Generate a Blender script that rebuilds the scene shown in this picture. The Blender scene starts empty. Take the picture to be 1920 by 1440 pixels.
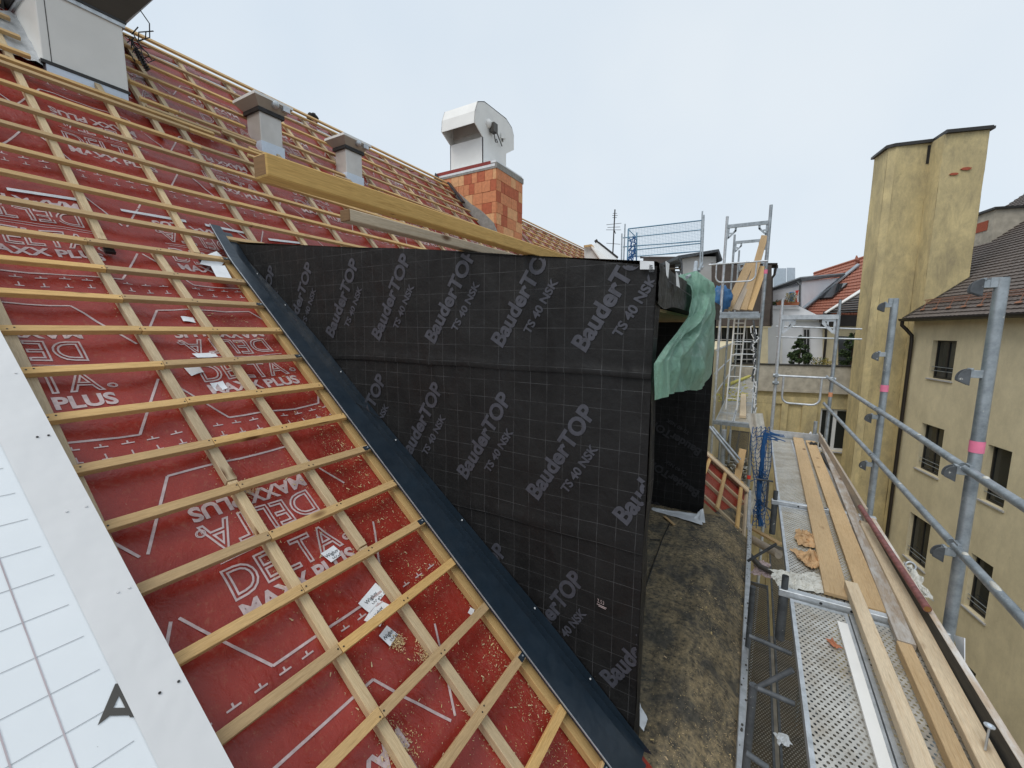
import bpy, bmesh, math, random
from mathutils import Vector as V, Matrix, noise as N
random.seed(7)
rnd = random.uniform
sc = bpy.context.scene
COL = sc.collection
# ---------------------------------------------------------------- camera (height 1.9 m above the scaffold deck, z = 0)
FPX = 781.6
YAW, PIT, ROL = map(math.radians, (30.27, 7.34, .366))
C0 = V((0, 0, 1.9))
_f = V((-math.sin(YAW)*math.cos(PIT), math.cos(YAW)*math.cos(PIT), -math.sin(PIT)))
_r0 = V((math.cos(YAW), math.sin(YAW), 0)); _u0 = _r0.cross(_f)
_r = _r0*math.cos(ROL)+_u0*math.sin(ROL); _u = _u0*math.cos(ROL)-_r0*math.sin(ROL)
cam = bpy.data.objects.new('camera', bpy.data.cameras.new('camera')); COL.objects.link(cam)
cam.data.sensor_width = 36; cam.data.lens = FPX/1920*36
cam.data.clip_start = .02; cam.data.clip_end = 2000
cam.matrix_world = Matrix(((_r.x, _u.x, -_f.x, 0), (_r.y, _u.y, -_f.y, 0), (_r.z, _u.z, -_f.z, C0.z), (0, 0, 0, 1)))
sc.camera = cam
# ---------------------------------------------------------------- sky, sun, exposure (overcast morning)
sc.view_settings.view_transform = 'Standard'; sc.view_settings.look = 'None'
sc.view_settings.exposure = 0.2; sc.view_settings.gamma = 1
w = bpy.data.worlds.new('World'); sc.world = w; w.use_nodes = True
nt = w.node_tree; nt.nodes.clear()
def nd(nt, t, **k):
    n = nt.nodes.new(t)
    for a, b in k.items(): setattr(n, a, b)
    return n
sky = nd(nt, 'ShaderNodeTexSky', sky_type='NISHITA', sun_disc=False, sun_elevation=math.radians(58), sun_rotation=math.radians(205))
cl = nd(nt, 'ShaderNodeTexNoise'); cl.inputs['Scale'].default_value = 1.6; cl.inputs['Detail'].default_value = 4
ramp = nd(nt, 'ShaderNodeValToRGB')
ramp.color_ramp.elements[0].position = .3; ramp.color_ramp.elements[0].color = (6.2, 7.1, 8.0, 1)
ramp.color_ramp.elements[1].position = .7; ramp.color_ramp.elements[1].color = (7.3, 7.9, 8.4, 1)
tc = nd(nt, 'ShaderNodeTexCoord')
nt.links.new(tc.outputs['Generated'], cl.inputs['Vector']); nt.links.new(cl.outputs[0], ramp.inputs[0])
mx = nd(nt, 'ShaderNodeMix', data_type='RGBA'); mx.inputs[0].default_value = .9
nt.links.new(sky.outputs[0], mx.inputs[6]); nt.links.new(ramp.outputs[0], mx.inputs[7])
bg = nd(nt, 'ShaderNodeBackground'); bg.inputs[1].default_value = .1
out = nd(nt, 'ShaderNodeOutputWorld')
nt.links.new(mx.outputs[2], bg.inputs[0]); nt.links.new(bg.outputs[0], out.inputs[0])
sun = bpy.data.objects.new('sun', bpy.data.lights.new('sun', 'SUN')); COL.objects.link(sun)
sun.data.energy = 1.5; sun.data.angle = math.radians(35); sun.data.color = (1, .95, .88)
sun.location = (0, 0, 20)
sun.rotation_euler = V((.22, .48, -.85)).to_track_quat('-Z', 'Y').to_euler()
# ---------------------------------------------------------------- pixel -> world planes (pixels of the 1920 x 1440 photo)
def ray(x, y): return _r*((x-960)/FPX) - _u*((y-720)/FPX) + _f
def on(x, y, n, d):
    r = ray(x, y); n = V(n); return C0 + r*((d-n.dot(C0))/n.dot(r))
def PX(x, y, v): return on(x, y, (1, 0, 0), v)
def PY(x, y, v): return on(x, y, (0, 1, 0), v)
def PZ(x, y, v): return on(x, y, (0, 0, 1), v)
def PD(x, y, d): return C0 + ray(x, y)*d
# ---------------------------------------------------------------- materials
MATS = {}
class NB:
    def __init__(s, name):
        s.m = bpy.data.materials.new(name); s.m.use_nodes = True; s.t = s.m.node_tree; s.t.nodes.clear()
        s.b = nd(s.t, 'ShaderNodeBsdfPrincipled'); s.o = nd(s.t, 'ShaderNodeOutputMaterial')
        s.t.links.new(s.b.outputs[0], s.o.inputs[0]); MATS[name] = s.m
    def L(s, a, b): s.t.links.new(a, b)
    def n(s, t, **k): return nd(s.t, t, **k)
    def coord(s, kind='Object', scale=(1, 1, 1)):
        c = s.n('ShaderNodeTexCoord'); m = s.n('ShaderNodeMapping'); m.inputs['Scale'].default_value = scale
        s.L(c.outputs[kind], m.inputs[0]); return m.outputs[0]
    def noise(s, vec, scale, detail=4, rough=.55, dist=0):
        n = s.n('ShaderNodeTexNoise'); n.inputs['Scale'].default_value = scale; n.inputs['Detail'].default_value = detail
        n.inputs['Roughness'].default_value = rough; n.inputs['Distortion'].default_value = dist
        s.L(vec, n.inputs['Vector']); return n.outputs[0]
    def ramp(s, fac, stops):
        r = s.n('ShaderNodeValToRGB'); e = r.color_ramp.elements
        while len(e) < len(stops): e.new(.5)
        for i, (p, c) in enumerate(stops):
            e[i].position = p; e[i].color = (*c, 1) if hasattr(c, '__len__') else (c, c, c, 1)
        s.L(fac, r.inputs[0]); return r.outputs[0]
    def mix(s, fac, a, b, mode='MIX'):
        m = s.n('ShaderNodeMix', data_type='RGBA', blend_type=mode)
        for v, i in ((fac, 0), (a, 6), (b, 7)):
            if hasattr(v, 'links'): s.L(v, m.inputs[i])
            elif i == 0: m.inputs[0].default_value = v
            else: m.inputs[i].default_value = (*v, 1)
        return m.outputs[2]
    def math(s, op, a, b=0, c=None):
        m = s.n('ShaderNodeMath', operation=op)
        for i, v in enumerate((a, b) if c is None else (a, b, c)):
            if hasattr(v, 'links'): s.L(v, m.inputs[i])
            else: m.inputs[i].default_value = v
        return m.outputs[0]
    def bump(s, h, st=.3, dist=.01):
        b = s.n('ShaderNodeBump'); b.inputs['Strength'].default_value = st; b.inputs['Distance'].default_value = dist
        s.L(h, b.inputs['Height']); s.L(b.outputs[0], s.b.inputs['Normal'])
    def set(s, col=None, rough=None, metal=None, **k):
        for nm, v in (('Base Color', col), ('Roughness', rough), ('Metallic', metal)):
            if v is None: continue
            if hasattr(v, 'links'): s.L(v, s.b.inputs[nm])
            else: s.b.inputs[nm].default_value = (*v, 1) if nm == 'Base Color' else v
        for nm, v in k.items(): s.b.inputs[nm.replace('_', ' ')].default_value = v
        return s.m
    def rand(s, lo, hi):
        o = s.n('ShaderNodeObjectInfo'); m = s.n('ShaderNodeMapRange'); s.L(o.outputs['Random'], m.inputs[0])
        m.inputs[3].default_value = lo; m.inputs[4].default_value = hi; return m.outputs[0]
def simple(name, col, rough=.6, metal=0, var=.12, scale=6, dirt=None, bump=0, spec=.5):
    b = NB(name); v = b.coord(); n = b.noise(v, scale, 5)
    lo = tuple(c*(1-var) for c in col); hi = tuple(min(1, c*(1+var)) for c in col)
    c = b.ramp(n, [(.3, lo), (.7, hi)])
    if dirt:
        n2 = b.noise(v, scale*.35, 6, .7); f = b.ramp(n2, [(dirt[1], 0.), (dirt[1]+.18, 1.)])
        c = b.mix(f, c, dirt[0])
    if bump: b.bump(b.noise(v, scale*6, 5), bump, .01)
    r = b.ramp(b.noise(v, scale*2.1, 3), [(.3, max(0, rough-.08)), (.7, min(1, rough+.1))])
    return b.set(c, r, metal, Specular_IOR_Level=spec)
def wood(name, c1, c2, knot=(.22, .11, .045), rough=.75, grey=None, knots=.055):
    b = NB(name); v = b.coord('UV', (1.3, 26, 1)); g = b.noise(v, 3.2, 6, .6, .6)
    c = b.ramp(g, [(.25, c1), (.55, c2), (.8, tuple(x*.82 for x in c1))])
    v2 = b.coord('UV', (1.0, 2.4, 1)); vo = b.n('ShaderNodeTexVoronoi'); vo.inputs['Scale'].default_value = 2.6
    b.L(v2, vo.inputs['Vector']); kf = b.ramp(vo.outputs['Distance'], [(knots*.6, 1.), (knots*1.5, 0.)])
    kn = b.ramp(b.noise(b.coord('UV', (.8, 1.7, 1)), 1.9, 1), [(.5, 0.), (.54, 1.)]); kf = b.math('MULTIPLY', kf, kn)
    c = b.mix(kf, c, knot)
    fine = b.noise(b.coord('UV', (6, 160, 1)), 3, 3); c = b.mix(.5, c, b.ramp(fine, [(.3, .35), (.7, 1.)]), 'MULTIPLY')
    pt = b.noise(b.coord('UV', (.9, 4, 1)), 1.1, 4); c = b.mix(.5, c, b.ramp(pt, [(.3, .62), (.65, 1.)]), 'MULTIPLY')
    if grey: c = b.mix(b.ramp(b.noise(b.coord('UV', (1.2, 5, 1)), 2.3, 6, .7), [(.42, 0.), (.6, 1.)]), c, grey)
    hs = b.n('ShaderNodeHueSaturation'); b.L(c, hs.inputs['Color']); b.L(b.rand(.74, 1.14), hs.inputs['Value']); b.L(b.rand(.88, 1.08), hs.inputs['Saturation'])
    b.bump(g, .25, .004)
    return b.set(hs.outputs[0], rough, 0, Specular_IOR_Level=.3)
wood('batten_wood', (.58, .365, .15), (.73, .485, .225), knots=.12)
wood('counter_wood', (.58, .42, .235), (.72, .56, .35), knots=.11)
wood('pine', (.66, .49, .31), (.80, .66, .47), knots=.11)
wood('pine_orange', (.60, .38, .17), (.74, .52, .28), knots=.13)
wood('stained_wood', (.40, .29, .2), (.62, .5, .38), grey=(.62, .6, .57), knots=.09)
wood('beam_wood', (.64, .37, .10), (.84, .52, .16), knots=.03)
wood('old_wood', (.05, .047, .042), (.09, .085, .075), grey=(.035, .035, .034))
wood('grey_wood', (.45, .36, .27), (.6, .5, .38), grey=(.33, .29, .25))
wood('end_wood', (.2, .1, .04), (.3, .16, .06))
def galv(name, lo, hi, rough=.42, metal=.65):
    b = NB(name); v = b.coord(); n = b.noise(v, 9, 6, .65)
    vo = b.n('ShaderNodeTexVoronoi'); vo.inputs['Scale'].default_value = 60; b.L(v, vo.inputs['Vector'])
    c = b.ramp(n, [(.3, lo), (.6, hi), (.8, tuple(min(1, x*1.2) for x in hi))])
    c = b.mix(.2, c, b.ramp(vo.outputs['Distance'], [(0, .55), (.6, 1.)]), 'MULTIPLY')
    sp = b.ramp(b.noise(v, 34, 3), [(.68, 0.), (.74, 1.)]); c = b.mix(sp, c, (.6, .6, .56))
    b.bump(n, .1, .003)
    return b.set(c, b.ramp(n, [(.3, rough+.15), (.7, rough)]), metal)
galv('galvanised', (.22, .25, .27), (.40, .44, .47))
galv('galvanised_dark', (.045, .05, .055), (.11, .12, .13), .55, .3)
galv('galvanised_pale', (.4, .43, .45), (.6, .63, .66))
# perforated aluminium planks: staggered round holes really open
def deckmat(name, lo, hi, dirt):
    b = NB(name); c = b.n('ShaderNodeTexCoord'); s = b.n('ShaderNodeSeparateXYZ'); b.L(c.outputs['UV'], s.inputs[0])
    py = b.math('MULTIPLY', s.outputs[1], 1/.0245); row = b.math('FLOOR', py); odd = b.math('MODULO', row, 2)
    px = b.math('ADD', b.math('MULTIPLY', s.outputs[0], 1/.034), b.math('MULTIPLY', b.math('ABSOLUTE', odd), .5))
    fx = b.math('SUBTRACT', b.math('FRACT', px), .5); fy = b.math('SUBTRACT', b.math('FRACT', py), .5)
    d = b.math('ADD', b.math('POWER', b.math('MULTIPLY', fx, 1.0), 2), b.math('POWER', b.math('MULTIPLY', fy, .8), 2))
    hole = b.math('LESS_THAN', d, .055); rim = b.math('LESS_THAN', d, .1)
    n = b.noise(b.coord(), 7, 6, .7); n2 = b.noise(b.coord(), 40, 4)
    col = b.ramp(n, [(.3, lo), (.62, hi)]); col = b.mix(b.ramp(b.noise(b.coord(), 3.1, 7, .75), [(.45, 0.), (.64, .85)]), col, dirt); col = b.mix(b.ramp(b.noise(b.coord(), 28, 5, .8), [(.56, 0.), (.66, .7)]), col, tuple(x*.55 for x in dirt))
    col = b.mix(.3, col, b.ramp(n2, [(.3, .5), (.7, 1.)]), 'MULTIPLY')
    bp = b.n('ShaderNodeBump'); bp.inputs['Strength'].default_value = .5; bp.inputs['Distance'].default_value = .004
    b.L(rim, bp.inputs['Height']); b.L(bp.outputs[0], b.b.inputs['Normal'])
    b.set(col, .5, .35)
    tr = b.n('ShaderNodeBsdfTransparent'); ms = b.n('ShaderNodeMixShader'); b.L(hole, ms.inputs[0]); b.L(b.b.outputs[0], ms.inputs[1]); b.L(tr.outputs[0], ms.inputs[2])
    b.L(ms.outputs[0], b.o.inputs[0]); return b.m
deckmat('perforated_deck', (.40, .39, .36), (.62, .61, .57), (.36, .31, .24))
deckmat('perforated_deck_dark', (.045, .038, .027), (.10, .085, .06), (.10, .07, .035))  # dirty brown, with the shade below the upper decks put into the colour
# red roof membrane
b = NB('red_membrane'); v = b.coord(); n = b.noise(v, 3.5, 5)
col = b.ramp(n, [(.3, (.21, .021, .014)), (.7, (.31, .034, .021))])
dn = b.noise(v, 22, 6, .75); dust = b.ramp(dn, [(.55, 0.), (.80, .4)]); col = b.mix(dust, col, (.42, .25, .15))
spk = b.ramp(b.noise(v, 170, 2), [(.70, 0.), (.76, .55)]); col = b.mix(spk, col, (.5, .33, .2))
wr = b.mix(.5, b.noise(b.coord('Object', (1, 1, 1)), 14, 5, .6, .8), b.noise(b.coord('Object', (1, 1.6, 1)), 4.5, 4, .55, 1.6)); b.bump(wr, .5, .02)
b.set(col, b.ramp(dn, [(.3, .20), (.75, .5)]), 0, Specular_IOR_Level=.42)
simple('print_white', (.48, .38, .375), .45, 0, .2, 30)
# black underlay with pale 11.6 cm grid
b = NB('black_underlay'); c = b.n('ShaderNodeTexCoord'); s = b.n('ShaderNodeSeparateXYZ'); b.L(c.outputs['UV'], s.inputs[0])
def gl(o, per, wd):
    f = b.math('FRACT', b.math('MULTIPLY', o, 1/per)); return b.math('LESS_THAN', b.math('ABSOLUTE', b.math('SUBTRACT', f, .5)), wd/per/2)
g = b.math('MAXIMUM', gl(s.outputs[0], .1165, .0028), gl(s.outputs[1], .1165, .0028))
brk = b.ramp(b.noise(b.coord(), 6, 4), [(.36, .1), (.6, .75)]); gm = b.math('MULTIPLY', g, brk)
n = b.noise(b.coord(), 5, 6, .65); col = b.ramp(n, [(.3, (.006, .0056, .006)), (.75, (.013, .0125, .0125))])
col = b.mix(gm, col, (.08, .08, .083))
sp = b.ramp(b.noise(b.coord(), 120, 2), [(.77, 0.), (.8, .6)]); col = b.mix(sp, col, (.25, .23, .2))
b.bump(b.mix(.5, b.noise(b.coord(), 9, 5, .6), b.noise(b.coord('Object', (1, 1, .45)), 3.5, 5, .55, 1.5)), .6, .03); b.set(col, b.ramp(b.noise(b.coord('Object', (1, 1, .6)), 4, 5, .6, 1.0), [(.35, .5), (.6, .8)]), 0, Specular_IOR_Level=.32)
b = NB('black_underlay_plain'); n = b.noise(b.coord(), 5, 6, .65)
b.bump(b.noise(b.coord(), 12, 5), .5, .03); b.set(b.ramp(n, [(.3, (.014, .014, .014)), (.75, (.04, .039, .038))]), .6, 0, Specular_IOR_Level=.35)
simple('underlay_print', (.052, .053, .067), .55, 0, .25, 25)
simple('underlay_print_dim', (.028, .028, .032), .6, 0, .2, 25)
simple('anthracite_sheet', (.012, .022, .034), .38, .0, .15, 5, spec=.6)
simple('grey_sheet', (.68, .68, .68), .42, .05, .03, 2)
for nm_, sp_ in (('anthracite_sheet', .12), ('grey_sheet', .10)):
    t_ = MATS[nm_].node_tree; pb = [n for n in t_.nodes if n.type == 'BSDF_PRINCIPLED'][0]; tcn = nd(t_, 'ShaderNodeTexCoord'); n_ = nd(t_, 'ShaderNodeTexNoise'); n_.inputs['Scale'].default_value = 3.2; n_.inputs['Detail'].default_value = 3
    bm_ = nd(t_, 'ShaderNodeBump'); bm_.inputs['Strength'].default_value = .5; bm_.inputs['Distance'].default_value = sp_*.3; t_.links.new(tcn.outputs['Object'], n_.inputs['Vector']); t_.links.new(n_.outputs[0], bm_.inputs['Height']); t_.links.new(bm_.outputs[0], pb.inputs['Normal'])
# white foil panel with ruled lines
b = NB('white_foil'); n = b.noise(b.coord(), 2.2, 4); sp = b.ramp(b.noise(b.coord(), 60, 2), [(.78, 0.), (.81, .5)])
b.bump(b.noise(b.coord(), 3.5, 3), .15, .02)
b.set(b.mix(sp, b.ramp(n, [(.3, (.72, .755, .78)), (.7, (.79, .82, .84))]), (.3, .3, .3)), .3, 0)
simple('line_dark', (.36, .38, .40), .6); simple('line_red', (.46, .40, .42), .6)
# bitumen strip with sawdust
b = NB('bitumen'); v = b.coord(); n = b.noise(v, 3.2, 8, .72, .5); n2 = b.noise(v, 26, 6, .7)
f = b.math('MULTIPLY', b.ramp(n, [(.40, .1), (.56, 1.)]), b.ramp(n2, [(.36, .1), (.6, 1.)]))
col = b.mix(f, b.ramp(n2, [(.3, (.045, .045, .042)), (.75, (.115, .11, .095))]), (.34, .265, .155))
st = b.noise(b.coord('Object', (12, 2.0, 5)), 2, 4); col = b.mix(.5, col, b.ramp(st, [(.35, .45), (.6, 1.)]), 'MULTIPLY')
b.bump(n2, .5, .01); b.set(col, .8, 0, Specular_IOR_Level=.25)
simple('sawdust', (.56, .42, .25), .9, 0, .25, 40); simple('sawdust_pale', (.62, .47, .22), .9, 0, .2, 40)
simple('white_tape', (.72, .74, .76), .4, 0, .08, 12); simple('paper', (.74, .77, .80), .5, 0, .04, 20); simple('ink', (.05, .055, .06), .6)
simple('white_metal', (.76, .755, .73), .4, 0, .05, 3, dirt=((.60, .57, .52), .68)); simple('box_grey', (.70, .69, .66), .45, 0, .04, 3)
simple('steel_brushed', (.55, .53, .5), .38, .35, .1, 4); simple('cap_grey', (.40, .37, .33), .5, .1, .1, 4); simple('dark_cap', (.075, .07, .062), .5, .2, .1, 4); simple('rubber', (.012, .012, .013), .5, 0, .1)
simple('blue_film', (.60, .69, .8), .25, 0, .06, 4)
simple('brick_a', (.62, .25, .12), .85, 0, .16, 14, bump=.3); simple('brick_b', (.70, .38, .19), .85, 0, .14, 14, bump=.3); simple('brick_c', (.46, .125, .06), .85, 0, .16, 14, bump=.3)
simple('mortar', (.27, .26, .24), .9, 0, .2, 12, bump=.4); simple('concrete', (.42, .385, .32), .9, 0, .2, 4, dirt=((.12, .115, .10), .6), bump=.3)
simple('render_grey', (.56, .55, .53), .9, 0, .06, 2)
# yellow render with streaks
def render_mat(name, base, stain, amt):
    b = NB(name); v = b.coord(); n = b.noise(v, 1.1, 7, .7); st = b.noise(b.coord('Object', (1.5, 1.5, .6)), 1.3, 9, .78, .3)
    c = b.ramp(n, [(.3, tuple(x*.86 for x in base)), (.7, tuple(x*1.1 for x in base))])
    c = b.mix(b.ramp(st, [(.5-.1*amt, 0.), (.72, .8*amt)]), c, stain)
    c = b.mix(b.ramp(b.noise(b.coord('Object', (1, 1, .5)), 4.5, 8, .8), [(.6, 0.), (.75, .55*amt)]), c, tuple(x*.4 for x in stain))
    g = b.noise(v, 45, 4, .7); c = b.mix(.25, c, b.ramp(g, [(.3, .6), (.7, 1.)]), 'MULTIPLY')
    b.bump(g, .5, .015); return b.set(c, .92, 0, Specular_IOR_Level=.2)
render_mat('yellow_render', (.68, .60, .41), (.44, .385, .26), .6)
render_mat('yellow_tower', (.64, .53, .285), (.28, .24, .16), 1.15)
simple('orange_stain', (.46, .33, .13), .92, 0, .2, 3); simple('bare_brick', (.35, .085, .045), .9, 0, .2, 20)
simple('dark_metal', (.03, .028, .026), .45, .3, .15, 5); simple('brown_pipe', (.022, .017, .014), .4, .2)
simple('tile_brown', (.12, .10, .09), .7, 0, .25, 9, bump=.3); simple('tile_red', (.29, .105, .065), .75, 0, .25, 9, bump=.3); simple('copper', (.34, .16, .10), .5, .5, .15)
b = NB('glass'); b.set((.018, .022, .024), .06, 0, Specular_IOR_Level=.55)
simple('curtain', (.16, .165, .16), .9, 0, .3, 3); simple('window_white', (.66, .67, .68), .4, 0, .03); simple('sill', (.45, .45, .46), .5, .2, .06)
simple('pink_tape', (.78, .2, .33), .5, 0, .08, 20); simple('red_plastic', (.7, .06, .04), .4); simple('orange_tape', (.7, .3, .15), .5)
simple('blue_net', (.012, .09, .26), .5, 0, .2, 20); simple('blue_sheet', (.03, .13, .30), .4, 0, .3, 6); simple('blue_rail', (.16, .30, .42), .5, .3)
b = NB('green_tarp'); v = b.coord(); n = b.noise(v, 6, 5); b.bump(b.noise(b.coord('Object', (2.2, 2.2, .7)), 7, 5, .65, 1.6), .9, .05)
b.set(b.ramp(n, [(.3, (.27, .50, .38)), (.7, (.37, .62, .49))]), .22, 0, Subsurface_Weight=0.0)
tl = b.n('ShaderNodeBsdfTranslucent'); tl.inputs[0].default_value = (.34, .66, .48, 1); ms = b.n('ShaderNodeMixShader'); ms.inputs[0].default_value = .38
b.L(b.b.outputs[0], ms.inputs[1]); b.L(tl.outputs[0], ms.inputs[2]); b.L(ms.outputs[0], b.o.inputs[0])
simple('plastic_wrap', (.55, .54, .49), .25, 0, .15, 9); simple('brown_paper', (.52, .33, .17), .8, 0, .25, 14); simple('mottled_pole', (.20, .075, .07), .6, 0, .4, 25)
simple('leaf_dark', (.022, .045, .012), .6, 0, .5, 8); simple('leaf_green', (.06, .10, .025), .6, 0, .4, 8); simple('leaf_yellow', (.34, .26, .05), .6, 0, .3, 8); simple('bark', (.08, .055, .04), .9, 0, .3, 12)
simple('terracotta', (.38, .14, .07), .8, 0, .15, 6); simple('white_wall', (.74, .76, .8), .85, 0, .04, 1.5); simple('brown_cladding', (.085, .068, .06), .7, 0, .2, 3)
simple('blue_paint', (.08, .24, .5), .5); simple('red_paint', (.55, .04, .03), .5); simple('skin', (.5, .3, .22), .5, 0, .05); simple('hair', (.008, .006, .005), .8, 0, .3, 40); simple('black_cloth', (.01, .01, .011), .9, 0, .2, 20)
simple('yard', (.28, .27, .25), .95, 0, .3, 1.5); simple('insulation', (.5, .46, .12), .95, 0, .3, 20); simple('pale_blue_panel', (.5, .6, .68), .3, 0, .05); simple('debris', (.07, .06, .045), .95, 0, .5, 12, dirt=((.2, .19, .17), .55), bump=.5)
# ---------------------------------------------------------------- mesh building helpers
class MB:
    def __init__(s): s.v = []; s.f = []; s.m = []; s.uv = []; s.sm = []
    def quad(s, pts, mi=0, uv=None, smooth=False):
        i = len(s.v); s.v += [V(p) for p in pts]; s.f.append(list(range(i, i+len(pts)))); s.m.append(mi); s.sm.append(smooth)
        if uv is None:
            p0 = V(pts[0]); e = (V(pts[1])-p0); L = e.length or 1; e = e/L; nn = e.cross(V(pts[-1])-p0); g = nn.cross(e).normalized() if nn.length > 1e-9 else e
            uv = [((V(p)-p0).dot(e), (V(p)-p0).dot(g)) for p in pts]
        s.uv.append(uv)
    def box(s, c, a, b, d, mi=0, ends=None):      # centre and three half-axis vectors, a is the long one
        c, a, b, d = V(c), V(a), V(b), V(d); o = rnd(0, 40), rnd(0, 40)
        if a.cross(b).dot(d) < 0: d = -d
        la = a.length
        for (n, x, y) in ((d, a, b), (-d, a, -b), (b, a, -d), (-b, a, d)):
            p = [c+n-x-y, c+n+x-y, c+n+x+y, c+n-x+y]
            ly = y.length; k = n.length
            s.quad(p, mi, [(o[0]-la, o[1]-ly+k), (o[0]+la, o[1]-ly+k), (o[0]+la, o[1]+ly+k), (o[0]-la, o[1]+ly+k)]); o = (o[0], o[1]+.31)
        em = mi if ends is None else ends
        s.quad([c+a-b-d, c+a+b-d, c+a+b+d, c+a-b+d], em); s.quad([c-a-b-d, c-a-b+d, c-a+b+d, c-a+b-d], em)
        return s
    def bar(s, p, q, wd, ht, up=(0, 0, 1), mi=0, ends=None):
        p, q = V(p), V(q); a = q-p; up = V(up); sd = a.cross(up).normalized(); u2 = sd.cross(a).normalized()
        return s.box((p+q)/2, a/2, sd*wd/2, u2*ht/2, mi, ends)
    def aabb(s, lo, hi, mi=0):
        lo, hi = V(lo), V(hi); c = (lo+hi)/2; h = (hi-lo)/2
        ax = sorted(((h.x, V((h.x, 0, 0))), (h.y, V((0, h.y, 0))), (h.z, V((0, 0, h.z)))), key=lambda t: -t[0])
        return s.box(c, ax[0][1], ax[1][1], ax[2][1], mi)
    def tube(s, p, q, r, n=10, mi=0, r2=None, cap=True):
        return s.path([p, q], r, n, mi, cap, r2)
    def path(s, pts, r, n=8, mi=0, cap=True, r2=None):
        pts = [V(p) for p in pts]; r2 = r if r2 is None else r2; rings = []; prev = None
        for i, p in enumerate(pts):
            t = (pts[min(i+1, len(pts)-1)]-pts[max(i-1, 0)]).normalized()
            if prev is None: x = t.orthogonal().normalized()
            else:
                x = prev-t*prev.dot(t); x = x.normalized() if x.length > 1e-6 else t.orthogonal().normalized()
            prev = x; y = t.cross(x); rr = r+(r2-r)*i/(len(pts)-1)
            rings.append([p+(x*math.cos(2*math.pi*k/n)+y*math.sin(2*math.pi*k/n))*rr for k in range(n)])
        b0 = len(s.v)
        for R_ in rings: s.v += R_
        L = 0
        for i in range(len(pts)-1):
            L2 = L+(pts[i+1]-pts[i]).length
            for k in range(n):
                k2 = (k+1) % n; s.f.append([b0+i*n+k, b0+i*n+k2, b0+(i+1)*n+k2, b0+(i+1)*n+k]); s.m.append(mi); s.sm.append(True)
                s.uv.append([(L, k*.02), (L, k*.02+.02), (L2, k*.02+.02), (L2, k*.02)])
            L = L2
        if cap:
            s.quad(list(reversed(rings[0])), mi); s.quad(rings[-1], mi)
        return s
    def prism(s, poly, off, mi=0, side=None):
        poly = [V(p) for p in poly]; off = V(off); q = [p+off for p in poly]; n = len(poly); side = mi if side is None else side
        s.quad(list(reversed(poly)), mi); s.quad(q, mi)
        for i in range(n):
            j = (i+1) % n; s.quad([poly[i], poly[j], q[j], q[i]], side)
        return s
    def grid(s, fn, nu, nv, mi=0, uvf=None, smooth=True):
        b0 = len(s.v); 
        for j in range(nv+1):
            for i in range(nu+1): s.v.append(V(fn(i/nu, j/nv)))
        for j in range(nv):
            for i in range(nu):
                a = b0+j*(nu+1)+i; idx = [a, a+1, a+nu+2, a+nu+1]; s.f.append(idx); s.m.append(mi); s.sm.append(smooth)
                cs = ((i, j), (i+1, j), (i+1, j+1), (i, j+1)); s.uv.append([uvf(x/nu, y/nv) if uvf else (x/nu, y/nv) for x, y in cs])
        return s
    def add_polys(s, verts, faces, fn, mi):
        b0 = len(s.v); s.v += [V(fn(p)) for p in verts]
        for f in faces:
            s.f.append([b0+i for i in f]); s.m.append(mi); s.sm.append(False); s.uv.append([(verts[i][0], verts[i][1]) for i in f])
    def ball(s, c, r, nu=10, nv=7, mi=0, sc=(1, 1, 1), jit=0):
        c = V(c)
        def fn(a, b_):
            th = 2*math.pi*a; ph = math.pi*(b_-.5); d = V((math.cos(ph)*math.cos(th), math.cos(ph)*math.sin(th), math.sin(ph)))
            k = 1+jit*N.noise(d*3+c*7); return c+V((d.x*r*sc[0]*k, d.y*r*sc[1]*k, d.z*r*sc[2]*k))
        return s.grid(fn, nu, nv, mi)
    def build(s, name, mats, parent=None, bevel=0, solid=0):
        me = bpy.data.meshes.new(name)
        org = V((0, 0, 0))
        if parent is None and s.v:
            n = len(s.v); org = V((sum(p.x for p in s.v)/n, sum(p.y for p in s.v)/n, min(p.z for p in s.v)))
        me.from_pydata([tuple(p-org) for p in s.v], [], s.f)
        uvl = me.uv_layers.new(name='UVMap'); k = 0; flat = []
        for u in s.uv:
            for q in u: flat += [q[0], q[1]]
        uvl.data.foreach_set('uv', flat)
        me.polygons.foreach_set('material_index', s.m); me.polygons.foreach_set('use_smooth', s.sm)
        for m in ([mats] if isinstance(mats, str) else mats): me.materials.append(MATS[m])
        me.update()
        o = bpy.data.objects.new(name, me); COL.objects.link(o)
        if parent is not None:
            o.parent = parent; wl = V((0, 0, 0)); q = parent
            while q is not None: wl += V(q.location); q = q.parent
            o.location = -wl
        else: o.location = org
        if solid:
            md = o.modifiers.new('solid', 'SOLIDIFY'); md.thickness = solid; md.offset = 0
        if bevel:
            md = o.modifiers.new('bevel', 'BEVEL'); md.width = bevel; md.segments = 1; md.limit_method = 'ANGLE'
            bm = bmesh.new(); bm.from_mesh(me); bmesh.ops.remove_doubles(bm, verts=bm.verts, dist=1e-5); bm.to_mesh(me); bm.free()
        return o
def thing(name, label, cat, loc, group=None, kind=None):
    o = bpy.data.objects.new(name, None); COL.objects.link(o); o.location = loc; o.empty_display_size = .2
    return tag(o, label, cat, group, kind)
def tag(o, label=None, cat=None, group=None, kind=None):
    for k, v in (('label', label), ('category', cat), ('group', group), ('kind', kind)):
        if v: o[k] = v
    return o
def copy_tree(o, parent=None):
    c = o.copy(); COL.objects.link(c); c.parent = parent
    for ch in list(o.children): copy_tree(ch, c)
    return c
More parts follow.
